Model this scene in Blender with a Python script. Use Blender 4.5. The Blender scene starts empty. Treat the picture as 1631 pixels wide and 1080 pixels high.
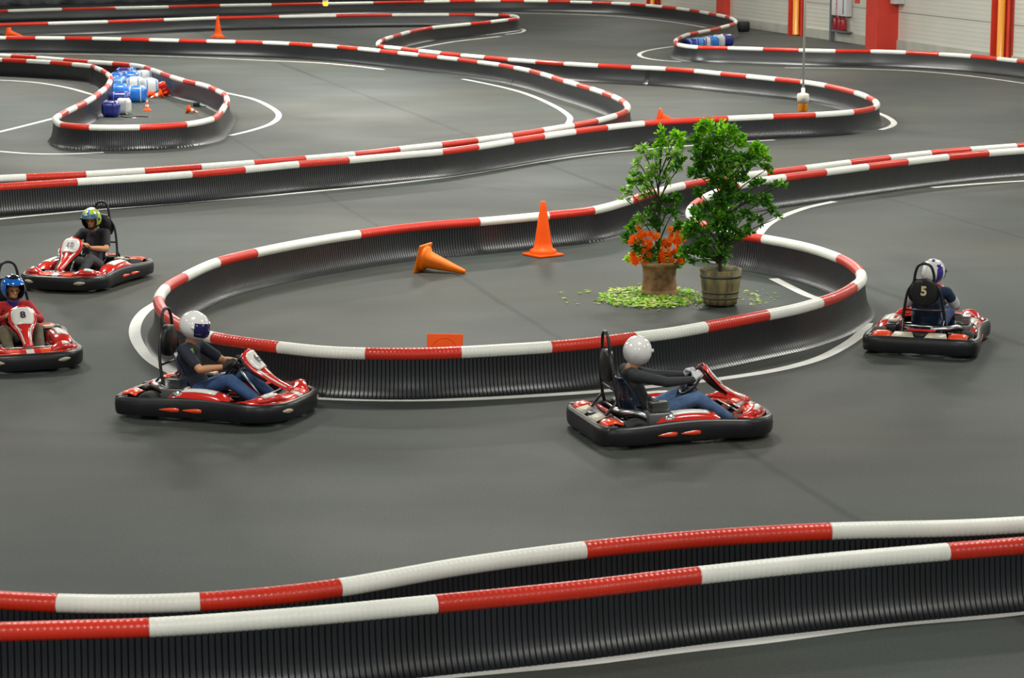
import bpy, bmesh, math, random
from mathutils import Vector, Matrix, Euler
random.seed(7)
scn = bpy.context.scene
COL = scn.collection
PI = math.pi
# ------------------------------------------------------------------ camera
F = 3900.0; CX = 815.5; CY = 540.0; TH = math.radians(10.32); H = 5.18
def at(x, y, h=0.0):
    """photo pixel -> point of the horizontal plane at height h"""
    dx = (x-CX)/F; dy = (CY-y)/F
    d = Vector((dx, math.cos(TH)+dy*math.sin(TH), -math.sin(TH)+dy*math.cos(TH)))
    return Vector((0, 0, H)) + d*((H-h)/-d.z)
def ppm(p):
    return F/(p.y*math.cos(TH)+(H-p.z)*math.sin(TH))
cam = bpy.data.cameras.new('camera'); cam.lens = F/1631*36; cam.sensor_width = 36; cam.clip_end = 400
co = bpy.data.objects.new('camera', cam); COL.objects.link(co)
co.location = (0, 0, H); co.rotation_euler = (PI/2-TH, 0, 0); scn.camera = co
cam.dof.use_dof = True; cam.dof.focus_distance = 33; cam.dof.aperture_fstop = 5.6

# ------------------------------------------------------------------ materials
def mat(name, col, rough=.5, metal=0, coat=0, spec=.5, noise=0, nscale=8, bump=0, bscale=40, emit=0, trans=0, sub=0, bd=.01):
    m = bpy.data.materials.new(name); m.use_nodes = True
    nt = m.node_tree; b = nt.nodes['Principled BSDF']
    c = tuple(col)+(1,)
    b.inputs['Base Color'].default_value = c
    b.inputs['Roughness'].default_value = rough; b.inputs['Metallic'].default_value = metal
    b.inputs['Coat Weight'].default_value = coat; b.inputs['Specular IOR Level'].default_value = spec
    b.inputs['Transmission Weight'].default_value = trans
    if emit:
        b.inputs['Emission Color'].default_value = c; b.inputs['Emission Strength'].default_value = emit
    if noise or bump:
        tc = nt.nodes.new('ShaderNodeTexCoord')
    if noise:
        n = nt.nodes.new('ShaderNodeTexNoise'); n.inputs['Scale'].default_value = nscale; n.inputs['Detail'].default_value = 5
        nt.links.new(tc.outputs['Object'], n.inputs['Vector'])
        r = nt.nodes.new('ShaderNodeMapRange'); r.inputs[1].default_value = .3; r.inputs[2].default_value = .7
        r.inputs[3].default_value = 1-noise; r.inputs[4].default_value = 1+noise
        nt.links.new(n.outputs['Fac'], r.inputs[0])
        mx = nt.nodes.new('ShaderNodeVectorMath'); mx.operation = 'SCALE'; mx.inputs[0].default_value = tuple(col)
        nt.links.new(r.outputs[0], mx.inputs['Scale']); nt.links.new(mx.outputs[0], b.inputs['Base Color'])
    if bump:
        n = nt.nodes.new('ShaderNodeTexNoise'); n.inputs['Scale'].default_value = bscale; n.inputs['Detail'].default_value = 4
        nt.links.new(tc.outputs['Object'], n.inputs['Vector'])
        bp = nt.nodes.new('ShaderNodeBump'); bp.inputs['Strength'].default_value = bump; bp.inputs['Distance'].default_value = bd
        nt.links.new(n.outputs['Fac'], bp.inputs['Height']); nt.links.new(bp.outputs[0], b.inputs['Normal'])
    return m
M = {}
M['tube_red'] = mat('tube_red', (.60, .028, .011), .36, coat=.2, spec=.4, noise=.12, nscale=1.2)
M['tube_white'] = mat('tube_white', (.80, .81, .74), .42, noise=.05, nscale=3)
M['rubber'] = mat('rubber', (.0045, .0062, .0085), .37, spec=.75, noise=.4, nscale=2)
M['line'] = mat('line_paint', (.70, .70, .66), .5, noise=.10, nscale=2.5)
M['orange'] = mat('cone_orange', (1.0, .10, .001), .5, spec=.25, noise=.06, nscale=4)
M['orange_old'] = mat('cone_orange_faded', (.95, .19, .004), .5, spec=.3, noise=.08, nscale=4)
M['cone_red'] = mat('cone_red', (.90, .06, .006), .5, spec=.3)
M['cone_white'] = mat('cone_white', (.75, .74, .70), .45)
M['black'] = mat('black_plastic', (.010, .011, .012), .36, noise=.2, nscale=6)
M['tyre'] = mat('tyre_rubber', (.012, .012, .012), .7)
M['kred'] = mat('kart_red', (.62, .022, .014), .22, coat=.7)
M['korange'] = mat('kart_orange_red', (.86, .07, .015), .3, coat=.5)
M['kwhite'] = mat('kart_white', (.74, .73, .69), .28, coat=.5)
M['cream'] = mat('kart_cream', (.50, .46, .34), .4)
M['metal'] = mat('steel', (.45, .46, .46), .3, metal=1)
M['dmetal'] = mat('dark_steel', (.06, .06, .065), .35, metal=.7)
M['engine'] = mat('engine_metal', (.16, .16, .16), .4, metal=.6)
M['brass'] = mat('brass_tan', (.40, .25, .06), .4, metal=.3)
M['seat'] = mat('seat_shell', (.010, .020, .045), .3, coat=.3)
M['skin'] = mat('skin', (.52, .24, .11), .5, noise=.06, nscale=12)
M['hair'] = mat('hair', (.03, .018, .01), .7)
M['jeans'] = mat('jeans', (.028, .075, .19), .8, noise=.3, nscale=9, bump=.4, bscale=14, bd=.02)
M['jeans_light'] = mat('jeans_light', (.07, .14, .28), .8, noise=.35, nscale=7, bump=.4, bscale=14, bd=.02)
M['grey_cloth'] = mat('grey_trousers', (.05, .055, .058), .85, noise=.2, nscale=9, bump=.4, bscale=14, bd=.02)
M['khaki'] = mat('khaki_trousers', (.12, .10, .06), .85, noise=.2, nscale=9, bump=.4, bscale=14, bd=.02)
M['black_tee'] = mat('black_tee', (.012, .012, .016), .8, bump=.4, bscale=12, bd=.02)
M['navy_tee'] = mat('navy_tee', (.010, .014, .028), .8, bump=.4, bscale=12, bd=.02)
M['charcoal'] = mat('charcoal_shirt', (.024, .028, .030), .8, noise=.2, nscale=8, bump=.4, bscale=12, bd=.02)
M['blue_tee'] = mat('blue_tee', (.010, .028, .075), .8, bump=.4, bscale=12, bd=.02)
M['red_top'] = mat('red_top', (.42, .012, .016), .8, bump=.4, bscale=12, bd=.02)
M['blue_col'] = mat('blue_collar', (.02, .03, .30), .8)
M['lime'] = mat('lime_logo', (.20, .42, .04), .7)
M['scarf'] = mat('grey_scarf', (.13, .14, .13), .9)
M['glove'] = mat('glove_dark', (.02, .018, .02), .8)
M['glove_white'] = mat('glove_white', (.55, .56, .58), .7)
M['shoe'] = mat('shoe_grey', (.16, .17, .20), .7)
M['shoe_red'] = mat('shoe_brown', (.30, .06, .03), .7)
M['hwhite'] = mat('helmet_white', (.80, .79, .77), .18, coat=.6)
M['hblue'] = mat('helmet_blue', (.012, .16, .66), .12, coat=.8)
M['hblack'] = mat('helmet_black', (.012, .012, .016), .14, coat=.8)
M['hlime'] = mat('helmet_lime', (.36, .46, .06), .2, coat=.8)
M['hpurple'] = mat('helmet_purple', (.05, .035, .28), .2, coat=.8)
M['visor'] = mat('visor_navy', (.010, .012, .09), .08, coat=.8)
M['visor_clear'] = mat('visor_smoke', (.06, .14, .22), .06, coat=.8)
M['wallp'] = mat('wall_panel', (.60, .60, .53), .5, noise=.03, nscale=.6)
M['concrete'] = mat('concrete', (.42, .42, .37), .8, noise=.1, nscale=2)
M['colred'] = mat('column_red', (.66, .045, .024), .5, noise=.08, nscale=1.5)
M['pipeyel'] = mat('pipe_yellow', (.66, .27, .03), .35)
M['greymet'] = mat('grey_metal', (.20, .22, .24), .4, metal=.4)
M['boxwhite'] = mat('box_white', (.74, .74, .76), .4)
M['textred'] = mat('text_red', (.55, .02, .03), .5)
M['textdark'] = mat('text_dark', (.03, .012, .03), .5)
M['textcream'] = mat('text_cream', (.62, .50, .28), .5)
M['tarp'] = mat('tarp', (.09, .095, .105), .6, noise=.5, nscale=1.2, bump=.6, bscale=2, bd=.2)
M['bblue'] = mat('bale_blue', (.02, .17, .62), .28, coat=.4, noise=.15, nscale=5)
M['bnavy'] = mat('bale_navy', (.02, .03, .22), .25, coat=.4, noise=.15, nscale=5)
M['bwhite'] = mat('bale_white', (.56, .58, .58), .35, noise=.12, nscale=5)
M['bsky'] = mat('bale_sky', (.07, .22, .52), .3, noise=.15, nscale=5)
M['terracotta'] = mat('terracotta', (.24, .125, .06), .85, noise=.55, nscale=9, bump=.7, bscale=18, bd=.02)
M['terra_rim'] = mat('terracotta_rim', (.38, .21, .10), .8, noise=.25, nscale=9)
M['soil'] = mat('soil', (.03, .022, .015), .95, bump=.8, bscale=30)
M['bark'] = mat('bark', (.05, .045, .028), .9, noise=.3, nscale=20)
M['hoop'] = mat('barrel_hoop', (.10, .10, .085), .5, metal=.4, noise=.3, nscale=9)
M['amber'] = mat('amber_lens', (.80, .26, .01), .12, coat=.6)
M['amber_lit'] = mat('amber_lens_lit', (1.0, .42, .02), .15, emit=1.2)
M['beacon_white'] = mat('beacon_white', (.72, .70, .60), .35)
M['cord'] = mat('cord', (.62, .64, .58), .6)
M['ceil'] = mat('ceiling_sheet', (.30, .30, .29), .8)
M['ext'] = mat('extinguisher_red', (.42, .02, .03), .3, coat=.4)
def leafmat(name, col):
    m = bpy.data.materials.new(name); m.use_nodes = True; nt = m.node_tree
    b = nt.nodes['Principled BSDF']; b.inputs['Base Color'].default_value = tuple(col)+(1,); b.inputs['Roughness'].default_value = .4
    t = nt.nodes.new('ShaderNodeBsdfTranslucent'); t.inputs['Color'].default_value = (col[0]*1.3, col[1]*1.3, col[2]*.8, 1)
    a = nt.nodes.new('ShaderNodeMixShader'); a.inputs[0].default_value = .35
    nt.links.new(b.outputs[0], a.inputs[1]); nt.links.new(t.outputs[0], a.inputs[2])
    nt.links.new(a.outputs[0], nt.nodes['Material Output'].inputs['Surface'])
    return m
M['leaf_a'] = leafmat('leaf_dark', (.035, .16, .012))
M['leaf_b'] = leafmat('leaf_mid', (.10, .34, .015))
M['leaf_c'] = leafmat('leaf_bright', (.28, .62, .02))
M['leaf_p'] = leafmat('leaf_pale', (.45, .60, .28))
M['flower'] = leafmat('flower', (1.0, .20, .008)); M['flower2'] = leafmat('flower_pale', (1.0, .38, .05))
M['leaf_d'] = leafmat('leaf_fallen', (.58, .66, .16))
# barrel staves
def stave_mat():
    m = mat('barrel_wood', (.16, .14, .085), .75); nt = m.node_tree; b = nt.nodes['Principled BSDF']
    tc = nt.nodes.new('ShaderNodeTexCoord'); mp = nt.nodes.new('ShaderNodeMapping'); mp.inputs['Scale'].default_value = (14, 14, 1.2)
    n = nt.nodes.new('ShaderNodeTexNoise'); n.inputs['Scale'].default_value = 1; n.inputs['Detail'].default_value = 3
    cr = nt.nodes.new('ShaderNodeValToRGB'); e = cr.color_ramp.elements
    e[0].position = .35; e[0].color = (.075, .075, .045, 1); e[1].position = .68; e[1].color = (.30, .24, .085, 1)
    for a, c in ((tc.outputs['Object'], mp.inputs[0]), (mp.outputs[0], n.inputs['Vector']), (n.outputs['Fac'], cr.inputs[0]), (cr.outputs[0], b.inputs['Base Color'])):
        nt.links.new(a, c)
    return m
M['stave'] = stave_mat()

# ------------------------------------------------------------------ mesh helpers
class MB:
    def __init__(s): s.v = []; s.f = []; s.m = []; s.mats = []; s.sm = []
    def mi(s, m):
        if m not in s.mats: s.mats.append(m)
        return s.mats.index(m)
    def add(s, vs, fs, m, smooth=True):
        o = len(s.v); s.v += [tuple(v) for v in vs]; k = s.mi(m)
        for f in fs: s.f.append(tuple(i+o for i in f)); s.m.append(k); s.sm.append(smooth)
        return s
    def box(s, c, d, m, rot=None):
        R = Euler(rot).to_matrix() if rot else Matrix.Identity(3); c = Vector(c)
        vs = [c+R@Vector((x*d[0]/2, y*d[1]/2, z*d[2]/2)) for x in (-1, 1) for y in (-1, 1) for z in (-1, 1)]
        return s.add(vs, [(0, 1, 3, 2), (4, 6, 7, 5), (0, 4, 5, 1), (2, 3, 7, 6), (0, 2, 6, 4), (1, 5, 7, 3)], m, False)
    def rbox(s, c, d, m, r=.02, rot=None, seg=3, mtop=None):
        bm = bmesh.new(); bmesh.ops.create_cube(bm, size=1); bmesh.ops.scale(bm, vec=d, verts=bm.verts)
        bmesh.ops.bevel(bm, geom=bm.edges[:], offset=min(r, min(d)*.49), segments=seg, profile=.5, affect='EDGES')
        R = Euler(rot).to_matrix() if rot else Matrix.Identity(3); c = Vector(c)
        bm.verts.index_update()
        vs = [c+R@v.co for v in bm.verts]; fs = [tuple(v.index for v in f.verts) for f in bm.faces]
        bm.free(); return s.add(vs, fs, m, True)
    def grid(s, rows, m, closed_u=False, closed_v=False, smooth=True):
        """rows: list of equally long point lists"""
        n = len(rows[0]); vs = [p for r in rows for p in r]; fs = []
        R = len(rows)
        for i in range(R if closed_v else R-1):
            for j in range(n if closed_u else n-1):
                a = i*n+j; b = i*n+(j+1) % n; c = ((i+1) % R)*n+(j+1) % n; d = ((i+1) % R)*n+j
                fs.append((a, b, c, d))
        return s.add(vs, fs, m, smooth)
    def tube(s, pts, r, m, n=10, caps=True, closed=False):
        pts = [Vector(p) for p in pts]; N = len(pts)
        rs = r if isinstance(r, (list, tuple)) else [r]*N
        rows = []; up = None
        for i, p in enumerate(pts):
            if closed: t = pts[(i+1) % N]-pts[i-1]
            else: t = pts[min(i+1, N-1)]-pts[max(i-1, 0)]
            t.normalize()
            if up is None:
                up = Vector((0, 0, 1)) if abs(t.z) < .9 else Vector((1, 0, 0))
            a = t.cross(up).normalized(); up = a.cross(t).normalized()
            rows.append([p+(a*math.cos(2*PI*k/n)+up*math.sin(2*PI*k/n))*rs[i] for k in range(n)])
        o = len(s.v); s.grid(rows, m, closed_u=True, closed_v=closed)
        if caps and not closed:
            k = s.mi(m)
            s.f.append(tuple(o+j for j in range(n))); s.m.append(k); s.sm.append(False)
            s.f.append(tuple(o+(N-1)*n+n-1-j for j in range(n))); s.m.append(k); s.sm.append(False)
        return s
    def lathe(s, prof, m, c=(0, 0, 0), n=28, axis=None, cap=True, mats=None):
        """prof: list of (radius, height)"""
        c = Vector(c); R = Vector((0, 0, 1)).rotation_difference(Vector(axis)).to_matrix() if axis else Matrix.Identity(3)
        for i in range(len(prof)-1):
            (r0, z0), (r1, z1) = prof[i], prof[i+1]
            rows = [[c+R@Vector((r*math.cos(2*PI*k/n), r*math.sin(2*PI*k/n), z)) for k in range(n)] for r, z in ((r0, z0), (r1, z1))]
            s.grid(rows, mats[i] if mats else m, closed_u=True)
        return s
    def build(s, name, parent=None, loc=None, rot=None, merge=True):
        me = bpy.data.meshes.new(name); me.from_pydata(s.v, [], s.f)
        for m in s.mats: me.materials.append(M[m])
        me.polygons.foreach_set('material_index', s.m); me.polygons.foreach_set('use_smooth', s.sm)
        if merge:
            bm = bmesh.new(); bm.from_mesh(me); bmesh.ops.remove_doubles(bm, verts=bm.verts, dist=1e-5)
            bmesh.ops.recalc_face_normals(bm, faces=bm.faces); bm.to_mesh(me); bm.free()
        me.update()
        o = bpy.data.objects.new(name, me); COL.objects.link(o)
        if parent: o.parent = parent
        if loc is not None: o.location = loc
        if rot is not None: o.rotation_euler = rot
        return o
def sharp(o, ang=.7):
    o.data.set_sharp_from_angle(angle=ang); return o
def tag(o, label=None, cat=None, group=None, kind=None):
    if label: o['label'] = label
    if cat: o['category'] = cat
    if group: o['group'] = group
    if kind: o['kind'] = kind
    return o
def empty(name, loc, rz=0, **k):
    o = bpy.data.objects.new(name, None); COL.objects.link(o); o.location = loc; o.rotation_euler = (0, 0, rz)
    o.empty_display_size = .1
    return tag(o, **k)
def copy_tree(o, parent=None):
    c = o.copy(); COL.objects.link(c); c.parent = parent
    for ch in list(o.children): copy_tree(ch, c)
    return c
def catmull(pts, n=8, closed=False):
    out = []; N = len(pts)
    for i in range(N if closed else N-1):
        p1 = pts[i]; p2 = pts[(i+1) % N]
        p0 = pts[i-1] if (closed or i > 0) else p1*2-p2
        p3 = pts[(i+2) % N] if (closed or i+2 < N) else p2*2-p1
        # centripetal
        t0 = 0; t1 = t0+max((p1-p0).length, 1e-4)**.5; t2 = t1+max((p2-p1).length, 1e-4)**.5; t3 = t2+max((p3-p2).length, 1e-4)**.5
        for k in range(n):
            t = t1+(t2-t1)*k/n
            A1 = p0*((t1-t)/(t1-t0))+p1*((t-t0)/(t1-t0)); A2 = p1*((t2-t)/(t2-t1))+p2*((t-t1)/(t2-t1)); A3 = p2*((t3-t)/(t3-t2))+p3*((t-t2)/(t3-t2))
            B1 = A1*((t2-t)/(t2-t0))+A2*((t-t0)/(t2-t0)); B2 = A2*((t3-t)/(t3-t1))+A3*((t-t1)/(t3-t1))
            out.append(B1*((t2-t)/(t2-t1))+B2*((t-t1)/(t2-t1)))
    if not closed: out.append(pts[-1].copy())
    return out
def text_mesh(txt, size, m, name, parent=None, mw=None, bold=0.0):
    cu = bpy.data.curves.new(name, 'FONT'); cu.body = txt; cu.size = size; cu.align_x = 'CENTER'; cu.align_y = 'CENTER'
    cu.extrude = .001; cu.offset = bold
    t = bpy.data.objects.new('tmp_text', cu); COL.objects.link(t)
    dg = bpy.context.evaluated_depsgraph_get(); me = bpy.data.meshes.new_from_object(t.evaluated_get(dg))
    bpy.data.objects.remove(t); bpy.data.curves.remove(cu)
    me.name = name; me.materials.clear(); me.materials.append(M[m])
    o = bpy.data.objects.new(name, me); COL.objects.link(o)
    if parent: o.parent = parent
    if mw is not None: o.matrix_local = mw
    return o

# ------------------------------------------------------------------ floor
def floor_material():
    m = mat('asphalt', (.05, .05, .05), .42); nt = m.node_tree; N = nt.nodes; L = nt.links; b = N['Principled BSDF']
    tc = N.new('ShaderNodeTexCoord')
    def noise(scale, detail, vec=None, rough=.5):
        n = N.new('ShaderNodeTexNoise'); n.inputs['Scale'].default_value = scale; n.inputs['Detail'].default_value = detail
        n.inputs['Roughness'].default_value = rough
        L.new(vec or tc.outputs['Object'], n.inputs['Vector']); return n.outputs['Fac']
    def mr(src, a, c, lo, hi):
        r = N.new('ShaderNodeMapRange'); r.inputs[1].default_value = a; r.inputs[2].default_value = c; r.inputs[3].default_value = lo; r.inputs[4].default_value = hi
        L.new(src, r.inputs[0]); return r.outputs[0]
    def mul(a, c, op='MULTIPLY'):
        x = N.new('ShaderNodeMath'); x.operation = op
        for i, q in enumerate((a, c)):
            if isinstance(q, (int, float)): x.inputs[i].default_value = q
            else: L.new(q, x.inputs[i])
        return x.outputs[0]
    mp = N.new('ShaderNodeMapping'); mp.inputs['Rotation'].default_value = (0, 0, .1); mp.inputs['Scale'].default_value = (.25, 1.1, 1)
    L.new(tc.outputs['Object'], mp.inputs[0])
    f = mul(mr(noise(.35, 4), .3, .7, .84, 1.16), mr(noise(1.0, 5, mp.outputs[0]), .3, .7, .88, 1.12))
    f = mul(f, mr(noise(38, 4, None, .8), .25, .75, .60, 1.40))
    # paving seams
    az = math.radians(15.3); nx, ny = math.cos(az), math.sin(az)
    dt = N.new('ShaderNodeVectorMath'); dt.operation = 'DOT_PRODUCT'; dt.inputs[1].default_value = (nx, ny, 0)
    L.new(tc.outputs['Object'], dt.inputs[0]); u = dt.outputs['Value']
    wob = mr(noise(.6, 2), 0, 1, -.06, .06); u = mul(u, wob, 'ADD')
    for px in ((600, 160), (640, 385), (1433, 322), (1400, 461)):
        q = at(*px); c = q.x*nx+q.y*ny
        d = mul(mul(u, c, 'SUBTRACT'), 0, 'ADD'); ab = N.new('ShaderNodeMath'); ab.operation = 'ABSOLUTE'; L.new(d, ab.inputs[0])
        f = mul(f, mr(ab.outputs[0], .02, .07, .62, 1))
    # worn racing bands (tyre rubber), arcs round the corners
    for cx, cy, r, w, k in ((1330, 215, 0, 0, 0),):
        pass
    def arc(c, r, w, k):
        nonlocal f
        dd = N.new('ShaderNodeVectorMath'); dd.operation = 'DISTANCE'; dd.inputs[1].default_value = (c.x, c.y, 0); L.new(tc.outputs['Object'], dd.inputs[0])
        x = mul(dd.outputs['Value'], mr(noise(.5, 2), 0, 1, -.3, .3), 'ADD')
        x = mul(x, r, 'SUBTRACT'); ab = N.new('ShaderNodeMath'); ab.operation = 'ABSOLUTE'; L.new(x, ab.inputs[0])
        f = mul(f, mr(ab.outputs[0], w*.3, w, k, 1))
    c0 = at(1150, 250); arc(c0, (at(1600, 225)-c0).length, .25, .8); arc(c0, (at(1560, 225)-c0).length, .12, .8)
    c1 = at(420, 470); arc(c1, (at(420, 730)-c1).length, .5, .82); arc(c1, (at(420, 690)-c1).length, .15, .85)
    c2 = at(1100, 450); arc(c2, (at(1100, 745)-c2).length, .6, .84)
    cr = N.new('ShaderNodeMix'); cr.data_type = 'RGBA'; cr.inputs[6].default_value = (.039, .048, .043, 1); cr.inputs[7].default_value = (.047, .049, .040, 1)
    L.new(mr(noise(.12, 2), .4, .6, 0, 1), cr.inputs[0])
    sc = N.new('ShaderNodeVectorMath'); sc.operation = 'SCALE'; L.new(cr.outputs[2], sc.inputs[0]); L.new(f, sc.inputs['Scale'])
    L.new(sc.outputs[0], b.inputs['Base Color'])
    L.new(mr(noise(.3, 4), .3, .7, .58, .68), b.inputs['Roughness'])
    b.inputs['Specular IOR Level'].default_value = .26
    bp = N.new('ShaderNodeBump'); bp.inputs['Strength'].default_value = .35; bp.inputs['Distance'].default_value = .004
    L.new(noise(70, 3), bp.inputs['Height']); L.new(bp.outputs[0], b.inputs['Normal'])
    return m
M['floor'] = floor_material()
fl = MB(); fl.add([(-45, -4, 0), (45, -4, 0), (45, 170, 0), (-45, 170, 0)], [(0, 1, 2, 3)], 'floor', False)
tag(fl.build('floor', merge=False), kind='structure')

# painted lines
LINES = [
 [(800, 20.6), (877, 22), (965, 25), (1027, 30), (1083, 37), (1124, 44)],
 [(1083, 73), (1055, 76.5), (1030, 81), (1018, 87), (1026, 92), (1050, 96), (1085, 98.5)],
 [(1250, 108), (1310, 108.5), (1371, 110), (1443, 112.5), (1520, 118.5), (1631, 133), (1720, 150)],
 [(800, 45), (826, 45.5), (835, 48.5), (828, 52), (805, 55)],
 [(655, 79), (675, 75), (727, 66), (797, 58)],
 [(-90, 85), (0, 85.5), (90, 86), (180, 87.5), (300, 91), (420, 96.5), (503, 100), (570, 106), (611, 111)],
 [(737, 126), (780, 134.5), (820, 144), (850, 154), (877, 166), (898, 178), (908, 188), (904, 199)],
 [(-80, 127), (0, 128), (51, 131), (103, 139), (148, 151)],
 [(-80, 228), (0, 210), (45, 199), (92, 187)],
 [(-80, 236), (0, 241.5), (51, 245), (103, 245.5), (165, 243)],
 [(355, 147), (400, 157), (426, 168), (444, 183), (432, 197), (400, 208), (367, 216)],
 [(-90, 360), (0, 349), (136, 336), (280, 324), (400, 314.5), (480, 307), (632, 292), (735, 279), (800, 268), (862, 257.5), (944, 246), (1011, 239.5), (1101, 232), (1160, 227.5), (1234, 223)],
 [(1390, 177), (1412, 186), (1424, 196), (1418, 202), (1403, 207)],
 [(1485, 299), (1560, 293), (1631, 288.5), (1720, 285)],
 [(1329, 321), (1285, 331), (1248, 344), (1224, 357), (1209, 373), (1203, 385)],
 [(1232, 444), (1262, 459), (1290, 472), (1310, 478)],
 [(252, 482), (232, 495), (218, 513), (215, 534), (226, 557), (250, 580), (300, 603), (380, 622), (480, 633), (600, 637.5), (750, 636), (880, 629), (940, 625), (1060, 614), (1167, 601), (1240, 589), (1300, 573), (1345, 551), (1372, 531), (1382, 515)],
 [(560, 1093), (684, 1079), (918, 1057), (1100, 1034), (1208, 1022), (1414, 995), (1586, 980), (1700, 966)],
]
for L_ in LINES:
    p = catmull([at(x, y) for x, y in L_], 10); rows = []
    for i, q in enumerate(p):
        t = (p[min(i+1, len(p)-1)]-p[max(i-1, 0)]).normalized(); nrm = Vector((-t.y, t.x, 0))
        rows.append([q+nrm*.07+Vector((0, 0, .004)), q-nrm*.07+Vector((0, 0, .004))])
    o = MB().grid(rows, 'line').build('trim_1', merge=False); tag(o, kind='structure')
for i, o in enumerate([o for o in COL.objects if o.name.startswith('trim_')]): o.name = 'trim_%d' % (i+1)

# ------------------------------------------------------------------ barriers
HT = .45; RT = .069
PER = .043
def barrier(pts, name_label, closed=False):
    """pts: (px, py[, 'R'|'W']) centre of the tube; a letter starts a new colour there"""
    ctrl = [at(p[0], p[1], HT) for p in pts]
    n = 12
    path = catmull(ctrl, n)
    marks = [(i*n, p[2]) for i, p in enumerate(pts) if len(p) > 2]
    # arc length
    s = [0]
    for i in range(1, len(path)): s.append(s[-1]+(path[i]-path[i-1]).length)
    def pos(q):
        lo, hi = 0, len(s)-1
        q = max(0, min(q, s[-1]))
        while hi-lo > 1:
            mid = (lo+hi)//2
            if s[mid] <= q: lo = mid
            else: hi = mid
        t = (q-s[lo])/max(s[hi]-s[lo], 1e-9); return path[lo].lerp(path[hi], t)
    def frame(q):
        a = pos(q-.06); b = pos(q+.06); t = (b-a).normalized()
        return pos(q), t, Vector((-t.y, t.x, 0)).normalized()
    # samples
    def samples(q0, q1):
        out = [(q0, 0.0)]; q = q0
        fine = False
        while q < q1-1e-4:
            sc = ppm(pos(q)); ribbed = sc > 58
            if ribbed:
                e = min(q+PER, q1)
                d = e-q
                out += [(q+d*.14, 1.0), (q+d*.86, 1.0), (e, 0.0)]
                q = e
            else:
                e = min(q+.15, q1); out.append((e, .6)); q = e
        return out
    first = path[0].copy(); first.z = 0
    root = empty('safety_barrier', first)
    tag(root, name_label, 'barrier', 'striped tube barriers of the track')
    off = first
    # skirt
    prof = [(-.175, .004), (-.152, .018), (-.120, .052), (-.093, .105), (-.073, .175), (-.060, .26), (-.052, .34), (-.047, .42)]
    prof = prof+[(-a, z) for a, z in reversed(prof)]
    mb = MB(); rows = []
    for q, g in samples(0, s[-1]):
        p, t, nn = frame(q); row = []
        dd = (1-g)*.010
        for a, z in prof:
            sg = -1 if a < 0 else 1
            row.append(Vector((p.x, p.y, 0))+nn*(a-sg*dd)+Vector((0, 0, max(z-(dd if abs(a) > .12 else 0)*.8, .003)))-off)
        rows.append(row)
    mb.grid(rows, 'rubber'); sharp(mb.build('rubber_skirt', root, merge=False), .9)
    # tube segments
    if marks[0][0] != 0: marks.insert(0, (0, 'R' if marks[0][1] == 'W' else 'W'))
    for k, (i, c) in enumerate(marks):
        q0 = s[i]; q1 = s[marks[k+1][0]] if k+1 < len(marks) else s[-1]
        if q1-q0 < .02: continue
        rows = []; nn_ = 14
        smp = [(q0, -2.0)]+[(q, g) for q, g in samples(q0, q1)][1:-1]+[(q1, -2.0)]
        for q, g in smp:
            p, t, nn = frame(q); r = RT-(1-g)*.0022
            rows.append([p+(nn*math.cos(2*PI*j/nn_)+Vector((0, 0, 1))*math.sin(2*PI*j/nn_))*r-off for j in range(nn_)])
        mm = 'tube_red' if c == 'R' else 'tube_white'
        m2 = MB().grid(rows, mm, closed_u=True)
        m2.f.append(tuple(range(nn_))); m2.m.append(0); m2.sm.append(False)
        m2.f.append(tuple((len(rows)-1)*nn_+nn_-1-j for j in range(nn_))); m2.m.append(0); m2.sm.append(False)
        o = m2.build('tube_segment', root, merge=False)
        o['label'] = 'red tube segment' if c == 'R' else 'white tube segment'
        sharp(o, .8)
    return root
Z1 = 3.883
B1 = [(-100, 21), (-60, 20, 'W'), (-30, 19, 'R'), (12, 17.5, 'W'), (98, 15, 'R'), (184, 13.2, 'W'), (268, 11.4, 'R'), (350, 9.2, 'W'), (432, 7.7, 'R'), (513, 6.2, 'W'), (594, 4.7, 'R'), (675, 3.2, 'W'), (716, 2.6, 'R'), (756, 2.2, 'W'), (797, 2, 'R'), (835, 2.1, 'W'), (873, 2.6, 'R'), (909, 3.3, 'W'), (944, 4.3, 'R'), (975, 5.4, 'W'), (1005, 7, 'R'), (1030, 8.8, 'W'), (1056, 11.2, 'R'), (1079, 13.7, 'W'), (1100, 16.5, 'R'), (1116, 19, 'W'), (1131, 21.8, 'R'), (1143, 24, 'W'), (1157, 27, 'R'), (1164, 29, 'W'), (1172, 34), (1169, 38, 'R'), (1160, 41, 'W'), (1146, 45, 'R'), (1129, 49, 'W'), (1110, 52.5, 'R'), (1097, 55, 'W'), (1084, 60, 'R'), (1078, 63.5, 'W'), (1076, 67, 'R'), (1081, 71.5, 'W'), (1113, 75.8, 'R'), (1160, 77, 'W'), (1216, 78.7, 'R'), (1273, 80.5, 'W'), (1331, 81.8, 'R'), (1387, 82.3, 'W'), (1444, 84, 'R'), (1497, 86.7, 'W'), (1548, 90, 'R'), (1590, 94, 'W'), (1622, 97.5, 'R'), (1670, 104, 'W'), (1710, 111)]
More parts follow.
